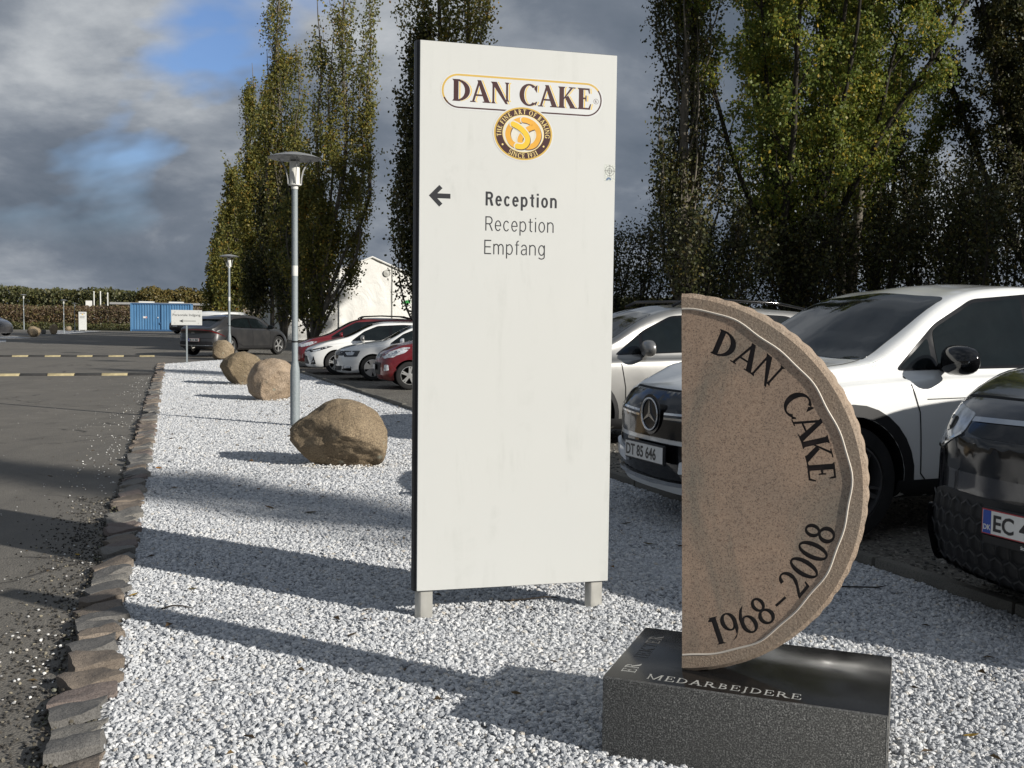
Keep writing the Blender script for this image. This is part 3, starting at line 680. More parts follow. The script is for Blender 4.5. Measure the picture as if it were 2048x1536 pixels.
# letters cut into the face
LT=[]
def arc_letter(ch,ang,r,size,inward,w,n):
    g,a=glyph(ch,w,n); out=[]; ca=rad(ang)
    if not inward: ex=Vector((math.sin(ca),-math.cos(ca))); ey=Vector((math.cos(ca),math.sin(ca)))
    else: ex=Vector((-math.sin(ca),math.cos(ca))); ey=Vector((-math.cos(ca),-math.sin(ca)))
    c=Vector(dp(r,ca))
    for p in g: out.append([lean_(tuple(c+ex*((q[0]-a/2)*size)+ey*((q[1]-.5)*size))) for q in p])
    return out
for ch,a in zip('DAN',(67.2,57.8,48.8)): LT.append(arc_letter(ch,a,.490,.083,False,.215,.075))
for ch,a in zip('CAKE',(32.6,23.6,14.9,6.6)): LT.append(arc_letter(ch,a,.490,.083,False,.215,.075))
for ch,a in zip('1968-2008',(-71.0,-65.2,-58.6,-51.8,-44.2,-36.3,-29.3,-22.2,-15.2)): LT.append(arc_letter(ch,a,.500,.090,True,.19,.065))
dob=link('stone',dme,None,disc)
def engrave():
    cut=MB(); k=0
    for L_ in LT:
        for p in L_: cut.prism(p,-.02-.0003*(k%5),.0115+.0002*(k%7)); k+=1
    cm=cut.me(); bm=bmesh.new(); bm.from_mesh(cm); bmesh.ops.recalc_face_normals(bm,faces=bm.faces); bm.to_mesh(cm); bm.free()
    cm.materials.append(M['letter_black']); co=link('cutter',cm)
    md=dob.modifiers.new('b','BOOLEAN'); md.operation='DIFFERENCE'; md.solver='EXACT'; md.use_self=True; md.material_mode='TRANSFER'; md.object=co
    co.parent=disc
    dg=bpy.context.evaluated_depsgraph_get(); dg.update()
    nm=bpy.data.meshes.new_from_object(dob.evaluated_get(dg)); dob.modifiers.clear(); old=dob.data
    ok=len(nm.polygons)>len(old.polygons)+100
    if ok: dob.data=nm
    print('engrave',ok,len(old.polygons),len(nm.polygons),[m.name for m in nm.materials])
    bpy.data.objects.remove(co)
engrave()
for L_ in LT:      # black fill on the floor of each cut letter
    mb=MB()
    for k,p in enumerate(L_): mb.prism(p,.0085-.0001*k,.0125)
    mb.obj('letter','letter_black',disc)
gr=MB(); pts=[]; n=90
for i in range(n+1):
    a=-chord_angle(RI)*.998+2*chord_angle(RI)*.998*i/n; q=lean_(dp(RI*wob(a)-.002,a)); pts.append((q[0],.0025,q[1]))
gr.tube(pts,.0042,5).obj('white_groove','paint_groove',disc)

# ================================================================== THE TALL SIGN
sign=thing('pylon_sign','tall white reception sign with bakery logo and black arrow on two metal legs','sign',(-.425,4.719,0),rad(14.7))
PW,PZ0,PZ1=.934,.137,2.652
me=MB().box((PW/2-.003,.006,(PZ0+PZ1)/2),(PW+.006,.012,PZ1-PZ0)).me(); bevel(me,.0012,1); link('front_panel',me,'sign_white',sign)
me=MB().box((PW/2,.092,(PZ0+PZ1)/2),(PW,.010,PZ1-PZ0)).me(); link('back_panel',me,'sign_white',sign)
me=MB().prism([(-.004,.0125),(-.018,.020),(-.0245,.045),(-.021,.075),(-.004,.0865),(PW-.006,.0865),(PW-.006,.0125)],-(PZ1+.004),-(PZ0-.004),lambda a,b,c:(a,c,-b)).me(); link('edge_profile',me,'black_trim',sign)
for x,nm in ((.012,'leg'),(.852,'leg')):
    p=[(x+.060,.018),(x+.060,.070),(x-.012,.070),(x-.020,.046),(x+.004,.018)]
    b=MB().prism(p,-(PZ0-.004),.12,lambda a,q,c:(a,c,-q)).me(); bevel(b,.002,1); link(nm,b,'alu',sign)
LAY=.00013
class Print:
    """flat printed shapes on the panel: x right, z up, layer = order of printing"""
    def __init__(s,name,mat,layer,parent=sign,off=0.): s.mb=MB(); s.a=(name,mat,parent); s.y=-.0004-LAY*layer; s.k=0; s.off=off
    def poly(s,p):
        s.k+=1; yy=s.y-.00002*(s.k%8)
        s.mb.prism(p,yy,-.0001); return s
    def strip(s,pts,w,cap=True,closed=False):
        pts=[Vector(p) for p in pts]; n=len(pts); L_=[];R_=[]
        for i,p in enumerate(pts):
            a=pts[i-1] if (i>0 or closed) else pts[0]; b=pts[(i+1)%n] if (i<n-1 or closed) else pts[-1]
            t=(b-a).normalized(); q=Vector((-t.y,t.x))*w/2; L_.append(p+q); R_.append(p-q)
        s.k+=1; yy=s.y-.00002*(s.k%8); v=[(q.x,yy,q.y) for q in L_]+[(q.x,yy,q.y) for q in R_]
        f=[(i,i+1,n+i+1,n+i) for i in range(n-1)]+([(n-1,0,n,2*n-1)] if closed else [])
        s.mb.add(v,f)
        if cap and not closed:
            for e in (0,-1):
                c=pts[e]; m=14; yy2=yy-.00001*(1 if e else 2); s.mb.add([(c.x+w/2*math.cos(6.2832*i/m),yy2,c.y+w/2*math.sin(6.2832*i/m)) for i in range(m)],[tuple(range(m))])
        return s
    def done(s): return s.mb.obj(*s.a)
def capsule(x0,x1,zc,h,n=14): return [(x1-h+h*math.cos(rad(-90+180*i/n)),zc+h*math.sin(rad(-90+180*i/n))) for i in range(n+1)]+[(x0+h+h*math.cos(rad(90+180*i/n)),zc+h*math.sin(rad(90+180*i/n))) for i in range(n+1)]
def ell(cx,cz,rx,rz,n=48): return [(cx+rx*math.cos(6.28319*i/n),cz+rz*math.sin(6.28319*i/n)) for i in range(n)]
ZC=2.437
Print('logo_backing','white_vinyl',0).poly(capsule(.088,.868,ZC,.083)).done()
cp=capsule(.098,.857,ZC,.073,20)
# gold on the upper left, brown on the lower right of the outline
gold=cp[15:]+[]
Print('logo_outline','gold_ink',1).strip(cp[14:21]+cp[21:37],.0085).done()
Print('logo_outline','brown_ink',2).strip(cp[34:]+cp[:15],.0065).done()
def word(s,x,z,size,sx,w,n,sp,dx,mat,layer,name):
    px=0; ob=[]
    for ch in s:
        g,a=glyph(ch,w,n)
        if g:
            pr=Print(name,mat,layer)
            for p in g: pr.poly([(x+dx+(px+q[0])*size*sx,z+q[1]*size) for q in p])
            ob.append(pr.done())
        px+=a+sp if ch!=' ' else .40
    return ob
wd='DAN CAKE'; W0=sum((glyph(c,.23,.08)[1]+.02) if c!=' ' else .40 for c in wd); SX=.672/(W0*.098)
word(wd,.142,2.392,.098,SX,.23,.08,.02,.0085,'yellow_ink',1,'letter_shadow')
word(wd,.142,2.392,.098,SX,.23,.08,.02,.0038,'white_vinyl',2,'letter_highlight')
word(wd,.142,2.392,.098,SX,.23,.08,.02,0,'brown_ink',3,'letter')
Print('registered_mark','brown_ink',1).strip(ell(.832,2.432,.0115,.0115,24),.0016,closed=True).poly([(.832+(q[0]-.45)*.011,2.4265+q[1]*.011) for q in stem(.07,.17)]).poly([(.832+(q[0]-.45)*.011,2.4265+q[1]*.011) for q in arc(.2,.74,.42,.26,.17,.08,-90,90)]).poly([(.832+(q[0]-.45)*.011,2.4265+q[1]*.011) for q in [(.3,.5),(.5,.5),(.9,0),(.62,0)]]).done()
# round emblem
EX,EZ,ER,EQ=.479,2.262,.140,.121
E=lambda k:ell(EX,EZ,ER*k,EQ*k)
Print('emblem_backing','white_vinyl',4).poly(E(1.04)).done()
Print('emblem_rim','gold_ink',5).poly(E(1.0)).done()
Print('emblem_disc','brown_ink',6).poly(E(.945)).done()
Print('emblem_ring','pale_gold',7).poly(E(.715)).done()
Print('emblem_field','cream_ink',8).poly(E(.69)).done()
def ring_text(s,a0,a1,r,size,inward):
    wds=[glyph(c,.19,.08)[1]+.10 if c!=' ' else .42 for c in s]; tot=sum(wds); acc=0
    pr=Print('emblem_lettering','pale_gold',7)
    for c,wd_ in zip(s,wds):
        t=rad(a0+(a1-a0)*(acc+wd_/2)/tot); acc+=wd_
        if c==' ': continue
        g,a=glyph(c,.19,.08); p0=Vector((EX+ER*r*math.cos(t),EZ+EQ*r*math.sin(t)))
        nrm=Vector((math.cos(t)/ER,math.sin(t)/EQ)).normalized()
        ey=-nrm if inward else nrm; ex=Vector((ey.y,-ey.x))
        for p in g: pr.poly([tuple(p0+ex*((q[0]-a/2)*size*.82)+ey*((q[1]-.5)*size)) for q in p])
    pr.done()
ring_text('THE FINE ART OF BAKING',190,-10,.832,.0215,False)
ring_text('SINCE 1931',234,306,.835,.0225,True)
for a in (212,328): Print('emblem_dot','pale_gold',7).poly(ell(EX+ER*.83*math.cos(rad(a)),EZ+EQ*.83*math.sin(rad(a)),.0045,.0045,14)).done()
def catm(pts,k=8):
    out=[]; P_=[pts[0]]+pts+[pts[-1]]
    for i in range(1,len(P_)-2):
        a,b,c,d=[Vector(q) for q in P_[i-1:i+3]]
        for j in range(k):
            t=j/k; out.append(tuple(.5*((2*b)+(c-a)*t+(2*a-5*b+4*c-d)*t*t+(3*b-a-3*c+d)*t**3)))
    return out+[pts[-1]]
PX=lambda pts:[(EX+p[0]*ER*.69,EZ+p[1]*EQ*.69) for p in pts]
rope1=[(.55,.42),(.28,.30),(.04,.08),(-.12,-.18),(-.16,-.42),(-.02,-.64),(.28,-.70),(.58,-.55),(.76,-.15),(.72,.22),(.52,.54),(.22,.72),(0,.76)]
rope2=[(0,.76),(-.22,.72),(-.52,.54),(-.72,.22),(-.76,-.15),(-.60,-.52),(-.30,-.70)]
rope3=[(-.30,-.70),(-.02,-.70),(.18,-.50),(.20,-.20),(.04,.10),(-.22,.34),(-.52,.50)]
pw=ER*.69
for k,(rp,c) in enumerate(((rope2,'orange_ink'),(rope1,'orange_ink'),(rope3,'yellow_ink'))):
    q=PX(catm(rp)); sh=[(a+.002,b-.0032) for a,b in q]
    Print('pretzel_outline','cream_ink',9+3*k).strip(q,pw*.36).done()
    Print('pretzel_shade','brown_ink',10+3*k).strip(sh,pw*.27).done()
    Print('pretzel','%s'%c,11+3*k).strip(q,pw*.255).done()
# arrow
Print('arrow','ink',0).poly([(.038,1.961),(.086,2.010),(.101,1.996),(.077,1.972),(.138,1.972),(.138,1.950),(.077,1.950),(.101,1.926),(.086,1.912)]).done()
def fit_sans(text,x,z,cap,width,w,mat,layer):
    gs=[sans_glyph(c,w) for c in text]; sp=.075; tot=sum(a+sp for _,a in gs)-sp; sx=width/(tot*cap); px=0
    for g,a in gs:
        pr=Print('letter',mat,layer)
        for p in g: pr.poly([(x+(px+q[0])*cap*sx,z+q[1]*cap) for q in p])
        pr.done(); px+=a+sp
def fit_text(text,x,z,cap,width,weight,mat,parent,y,capratio=.73,name='lettering'):
    o,w,h=sans(text,cap/capratio,1,weight*cap,mat,parent,name)
    sx=width/w
    for v in o.data.vertices: v.co.x*=sx
    o.location=(x,y,z); return o
fit_sans('Reception',.303,1.926,.064,.350,.155,'ink',0)
fit_sans('Reception',.303,1.811,.066,.336,.082,'ink',0)
fit_sans('Empfang',.299,1.703,.066,.298,.082,'ink',0)
# survey sticker at the right edge
Print('survey_sticker','sticker',0).poly(rect(.879,2.064,.934,2.142)).done()
Print('sticker_mark','ink',1).strip(ell(.9065,2.112,.0225,.0235,30),.0016,closed=True).strip(ell(.9065,2.112,.0105,.0115,24),.0018,closed=True).strip([(.880,2.112),(.933,2.112)],.0018,False).done()
Print('sticker_mark','ink',2).strip([(.9065,2.086),(.9065,2.140)],.0018,False).done()
Print('sticker_emblem','sticker_blue',1).poly([(.886,2.067),(.893,2.078),(.902,2.083),(.911,2.080),(.915,2.073),(.910,2.067),(.903,2.074),(.897,2.067)]).done()

# ------------------------------------------------------------------ lamps
def make_lamp(label, loc, scale=1., group='park lamps along the gravel and car park', rz=0.):
    t=thing('street_lamp',label,'lamp post',loc,rz,group,scale)
    if make_lamp.src:
        for ch in make_lamp.src.children: copy_tree(ch,t)
        return t
    make_lamp.src=t
    b=MB().lathe([(.061,-.15),(.061,.70),(.058,.74),(.043,.83),(.039,.85),(.038,2.95),(.038,3.09)],20).obj('pole','galv',t,True,40)
    MB().lathe([(.040,1.08),(.043,1.08),(.043,1.10),(.040,1.10)],16).obj('cable_tie','matte_black',b)
    MB().lathe([(.0390,1.93),(.0390,2.06)],16).obj('number_label','lamp_white',b)
    MB().lathe([(.030,3.03),(.043,3.03),(.043,3.075),(.082,3.078),(.082,3.092),(.04,3.094)],24).obj('collar','lamp_white',t,True,40)
    MB().lathe([(.064,3.092),(.064,3.375),(.0,3.375)],28).obj('diffuser','opal',t,True,40)
    for k in range(4):
        a=rad(22+90*k); pts=[(.078,3.09),(.084,3.17),(.104,3.26),(.142,3.34),(.205,3.402)]
        o=[(r+.012,z) for r,z in pts]; i_=[(r-.006,z+.002) for r,z in pts]; poly=o+i_[::-1]
        MB().prism(poly,-.004,.004,lambda x,y,z,a=a:(x*math.cos(a)-y*math.sin(a),x*math.sin(a)+y*math.cos(a),z)).obj('shade_arm','shade_grey',t)
    MB().lathe([(.0,3.385),(.10,3.392),(.25,3.408),(.335,3.414),(.338,3.418),(.25,3.452),(.10,3.486),(.03,3.496),(.0,3.497)],40).obj('lamp_shade','shade_grey',t,True,50)
    return t
make_lamp.src=None
make_lamp('nearest grey park lamp with disc shade standing behind the big ochre boulder',(-2.796,13.249,0))
make_lamp('second grey park lamp in front of the grey car rear wheel at the gravel end',(-9.584,34.906,0))
make_lamp('park lamp in front of the white tent, partly behind poplar leaves',(-9.55,56.5,0))
make_lamp('park lamp top showing above the white car roof at the right',(19.0,48.5,0),1.08)
make_lamp('leftmost and tallest of the three small far lamps in front of the brown hedge',(-44.636,94.232,0),.92)
make_lamp('middle of the three small far lamps, right of the upright tan boulder',(-33.336,76.644,0),.72)
make_lamp('rightmost of the three small far lamps, at the left edge of the far white sign',(-35.9,84.6,0),.68)

# ------------------------------------------------------------------ small staff sign
ss=thing('staff_sign','small white staff entrance sign with left arrow on a thin grey post','sign',(-9.625,30.469,0),rad(15))
MB().box((0,.03,.60),(.045,.045,1.60)).obj('post','galv',ss)
b=MB().box((0,0,1.355),(.87,.012,.445)).me(); bevel(b,.004,1); link('panel',b,'sign_white',ss)
for sx in (-.33,.33):
    for sz in (1.19,1.52): MB().lathe([(.016,-.011),(.016,.0),(0,-.011)],8,'y',(sx,0,sz)).obj('screw','chrome',ss)
fit_text('Personale Indgang',-.39,1.40,.075,.78,.0,'ink',ss,-.008)
MB().prism([(-.21,1.255),(-.09,1.305),(-.12,1.262),(.26,1.262),(.26,1.248),(-.12,1.248),(-.09,1.205)],-.008,-.006).obj('arrow','ink',ss)

# ------------------------------------------------------------------ speed bumps
M['bump_yellow']=simple('bump_yellow_rubber',(.40,.335,.19),.75,wear=.4,scale=5,bump=(60,.4,.006)); M['bump_black']=simple('bump_black_rubber',(.030,.029,.028),.8,wear=.4,scale=6,bump=(60,.4,.006))
def bump_seg(L):
    prof=[(-.17,0),(-.13,.030),(-.07,.052),(.07,.052),(.13,.030),(.17,0)]
    b=MB().prism(prof,-L/2+.006,L/2-.006,lambda x,y,z:(y,x,z)).me(); bevel(b,.006,1); return b
def speed_bump(label,x1,y1,n,L,start,scale=1.):
    t=thing('speed_bump',label,'speed bump',(x1,y1,-.024),rad(18.5),'speed bumps across the road',scale)
    my=bump_seg(L); my.materials.append(M['bump_yellow']); mk=bump_seg(L); mk.materials.append(M['bump_black'])
    for i in range(n):
        o=link('yellow_segment' if (i+start)%2 else 'black_segment', my if (i+start)%2 else mk,None,t); o.location=(-(i+.5)*L,0,0); o.rotation_euler=(rng.uniform(-.012,.012),0,rng.uniform(-.015,.015))
speed_bump('nearer yellow and black speed bump across the road',-8.62,24.75,13,.585,0)
speed_bump('farther yellow and black speed bump across the road',-12.45,35.85,15,.50,1)

# ------------------------------------------------------------------ container, far sign, tent, low building
def mk_blue():
    t=NT('container_blue'); a=t.noise(1.1,5,.6,.3,stretch=(3,3,.6)); b=t.noise(18,4,.7)
    c=t.mix(t.ramp(a.outputs[0],[(.35,0.),(.7,1.)]),(.060,.165,.315),(.095,.215,.37)); c=t.mix(t.ramp(b.outputs[0],[(.66,0.),(.76,.5)]),c,(.16,.12,.09)); t.col(c).set(.5,0,.4); return t.m
M['blue']=mk_blue(); M['blue_dark']=simple('container_dark_blue',(.03,.085,.18),.5)
CA=rad(14)
ct=thing('shipping_container','blue corrugated shipping container at the far end of the car park','container',(-34.41,92.9,0),CA)
CL,CH,CD=5.25,2.52,2.44
def corr(L,H,n,axis):
    mb=MB(); v=[];f=[]; d=.045; x=0; pts=[]
    p=L/n
    for i in range(n): pts+=[(i*p,0),(i*p+p*.42,0),(i*p+p*.52,d),(i*p+p*.90,d)]
    pts.append((L,0))
    for a,b in pts: v+=[(a,b,.14),(a,b,H-.12)]
    f=[(2*i,2*i+2,2*i+3,2*i+1) for i in range(len(pts)-1)]
    if axis=='y': v=[(-b+d if 0 else b,a,c) for a,b,c in v]
    return mesh(v,f)
w=link('side_wall',corr(CL/2-.14,CH,11,'x'),'blue',ct); w.location=(.10,.02,0); w=link('side_wall',corr(CL/2-.14,CH,11,'x'),'blue',ct); w.location=(CL/2+.04,.02,0)
w=link('end_wall',corr(CD-.16,CH,9,'y'),'blue',ct); w.location=(.02,.08,0); w=link('end_wall',corr(CD-.16,CH,9,'y'),'blue',ct); w.location=(CL-.06,.08,0)
MB().box((CL/2,CD-.05,CH/2+.02),(CL-.2,.04,CH-.2)).obj('back_wall','blue',ct)
MB().box((CL/2,CD/2,CH-.02),(CL,CD,.06)).obj('roof','blue_dark',ct)
for nm,c,d in (('top_rail',(CL/2,.04,CH-.07),(CL-.16,.09,.10)),('bottom_rail',(CL/2,.04,.08),(CL-.16,.09,.15))): MB().box(c,d).obj(nm,'blue_dark',ct)
for x,y in ((.05,.05),(CL-.05,.05),(.05,CD-.05),(CL-.05,CD-.05)): MB().box((x,y,CH/2),(.12,.12,CH)).obj('corner_post','blue',ct)
MB().box((CL/2,.03,CH/2),(.05,.10,CH-.3)).obj('door_edge','blue_dark',ct)
MB().box((CL/2-.06,-.04,.72),(.14,.05,.16)).obj('lock_box','blue_dark',ct)
MB().box((1.25,.008,1.25),(.34,.02,.17)).obj('label','white_vinyl',ct)
MB().box((1.36,-.008,1.25),(.06,.012,.13)).obj('label_emblem','plate_red',ct); MB().box((CL/2-.26,-.01,1.24),(.09,.02,.10)).obj('label','white_vinyl',ct)
for x in (.72,3.3): 
    b=MB().box((x+.6,.9,CH+.10),(1.25,1.2,.14)).me(); tag(link('roof_board',b,'lamp_white',None),'pale flat board lying on the blue container roof, %s one'%('left' if x<1 else 'right'),'board','boards on the container roof'); o=bpy.data.objects[-1] if 0 else None
for o in list(COL.objects):
    if o.name.startswith('roof_board'):
        o.location=(-34.41,92.9,0); o.rotation_euler=(0,0,CA)
fs=thing('far_sign','small white sign board by the far white gravel in front of the brown hedge','sign',(-37.35,89.5,0),rad(20))
b=MB().box((.05,0,.88),(.64,.10,1.56)).me(); bevel(b,.01,1); link('panel',b,'sign_white',fs)
for x in (-.2,.3): MB().box((x,0,.05),(.07,.06,.3)).obj('leg','alu',fs)
fit_text('DAN CAKE',-.17,1.52,.06,.44,.06,'brown_ink',fs,-.055)
pr=MB().prism(ell(.05,1.44,.07,.055,20),-.054,-.05).obj('emblem','gold_ink',fs)
for i,wd_ in enumerate((.42,.36,.40)): MB().box((-.18+wd_/2,-.052,1.27-.07*i),(wd_,.004,.022)).obj('lettering','ink',fs)
fs2=thing('road_sign','tiny pale sign sticking up above the brown hedge right of the far lamps','sign',(-43.5,106,0),rad(20))
MB().tube([(0,0,0),(0,0,2.4)],.03,6).obj('post','galv',fs2); MB().box((0,-.04,2.55),(.62,.03,.62)).obj('panel','lamp_white',fs2)

def mk_canvas():
    t=NT('tent_canvas'); a=t.noise(.8,6,.6,1.); b=t.noise(3.5,6,.65,1.2,stretch=(1,1,.5))
    t.col(t.mix(t.ramp(a.outputs[0],[(.4,0.),(.7,1.)]),(.77,.765,.73),(.70,.69,.65))).set(.5,0,.4); t.bump(b.outputs[0],.2,.05); t.bump(a.outputs[0],.5,.15); return t.m
M['canvas']=mk_canvas()
TA=rad(18)
tent=thing('storage_tent','large white canvas storage hall with pitched roof behind the parked cars','tent',(-14.2,64.0,0),TA)
TW,TE,TP,TL=11.0,2.95,5.25,20.
prof=[(0,0),(0,TE),(TW/2,TP),(TW,TE),(TW,0)]
def grid_panel(name,p,nx,nz,mat):
    """gable panel filled as a fine grid, pulled slightly out of flat"""
    x0=min(q[0] for q in p); x1=max(q[0] for q in p); v=[];f=[]
    def top(x): return TE+(TP-TE)*(1-abs(x-TW/2)/(TW/2))
    for i in range(nx+1):
        x=x0+(x1-x0)*i/nx
        for j in range(nz+1):
            z=top(x)*j/nz; e=min(x-x0,x1-x)/(x1-x0)*min(1,(nz-j)/nz*4)
            v.append((x,-.10*e*noise.noise(Vector((x*.7,z*.5,1)))+.05*noise.noise(Vector((x*1.9,z*1.3,7))),z))
    for i in range(nx):
        for j in range(nz): q=i*(nz+1)+j; f.append((q,q+nz+1,q+nz+2,q+1))
    return link(name,mesh(v,f,True),mat,tent)
for a,b in ((0,3.4),(3.42,6.8),(6.82,TW)): grid_panel('gable_panel',[(a,0),(b,0)],14,14,'canvas')
for a,b,nm in (((0,0),(0,TE),'side_wall'),((TW,0),(TW,TE),'side_wall')): mesh_=mesh([(a[0],0,0),(a[0],TL,0),(a[0],TL,TE),(a[0],0,TE)],[(0,1,2,3)]); link(nm,mesh_,'canvas',tent)
link('roof_sheet',mesh([(-.08,-.06,TE-.02),(-.08,TL,TE-.02),(TW/2,TL,TP+.05),(TW/2,-.06,TP+.05),(TW+.08,TL,TE-.02),(TW+.08,-.06,TE-.02)],[(0,1,2,3),(3,2,4,5)]),'canvas',tent)
M['seam']=simple('tent_seam',(.42,.42,.39),.6)
for x in (3.41,6.81):
    z=TE+(TP-TE)*(1-abs(x-TW/2)/(TW/2)); MB().box((x,-.03,z/2),(.07,.03,z)).obj('seam','seam',tent)
MB().tube([(-.05,-.08,TE),(TW/2,-.08,TP+.03),(TW+.05,-.08,TE)],.06,6).obj('edge_tube','canvas',tent)
MB().lathe([(.22,-.09),(.22,-.04),(0,-.09)],18,'y',(6.45,0,4.28)).obj('vent','seam',tent)
M['green_logo']=simple('green_logo',(.02,.30,.05),.5); MB().box((7.75,-.10,2.46),(.44,.02,.13)).obj('logo','green_logo',tent); MB().prism([(7.5,2.38),(7.9,2.52),(8.0,2.62),(7.62,2.56)],-.125,-.115).obj('logo_swoosh','green_logo',tent); MB().box((7.75,-.10,2.26),(.42,.02,.05)).obj('logo_lettering','ink',tent)

M['render_wall']=simple('beige_render',(.23,.20,.165),.9,scale=.7,wear=.2); M['roof_edge']=simple('grey_roof_edge',(.33,.33,.33),.6); M['pane']=simple('window_pane',(.02,.025,.03),.1)
bl=thing('warehouse','long low beige warehouse with flat grey roof edge behind the blue container','building',(-51,140,-.6),rad(8))
MB().box((19,6,1.75),(44,12,3.5)).obj('wall','render_wall',bl); MB().box((19,6,3.62),(44.8,12.8,.28)).obj('roof','roof_edge',bl)
for i in range(7):
    f=MB().box((1+i*6,-.02,1.8),(2.0,.06,1.1)).obj('window','roof_edge',bl); MB().box((1+i*6,-.06,1.8),(1.8,.03,.95)).obj('pane','pane',f)
for i,(x,y,h) in enumerate(((-51.9,128,4.75),(-51.1,128,4.75),(-50.2,128,4.6))):
    t=thing('flagpole','%s of the three bare white flagpoles above the hedge'%('leftmost','middle','rightmost')[i],'flagpole',(x,y,0),0,'flagpoles')
    MB().tube([(0,0,0),(0,0,h*.6),(0,0,h-.6)],[.085,.08,.075],8).obj('pole','lamp_white',t); MB().lathe([(0,h-.6),(.09,h-.58),(.09,h-.45),(0,h-.38)],10).obj('finial','lamp_white',t)

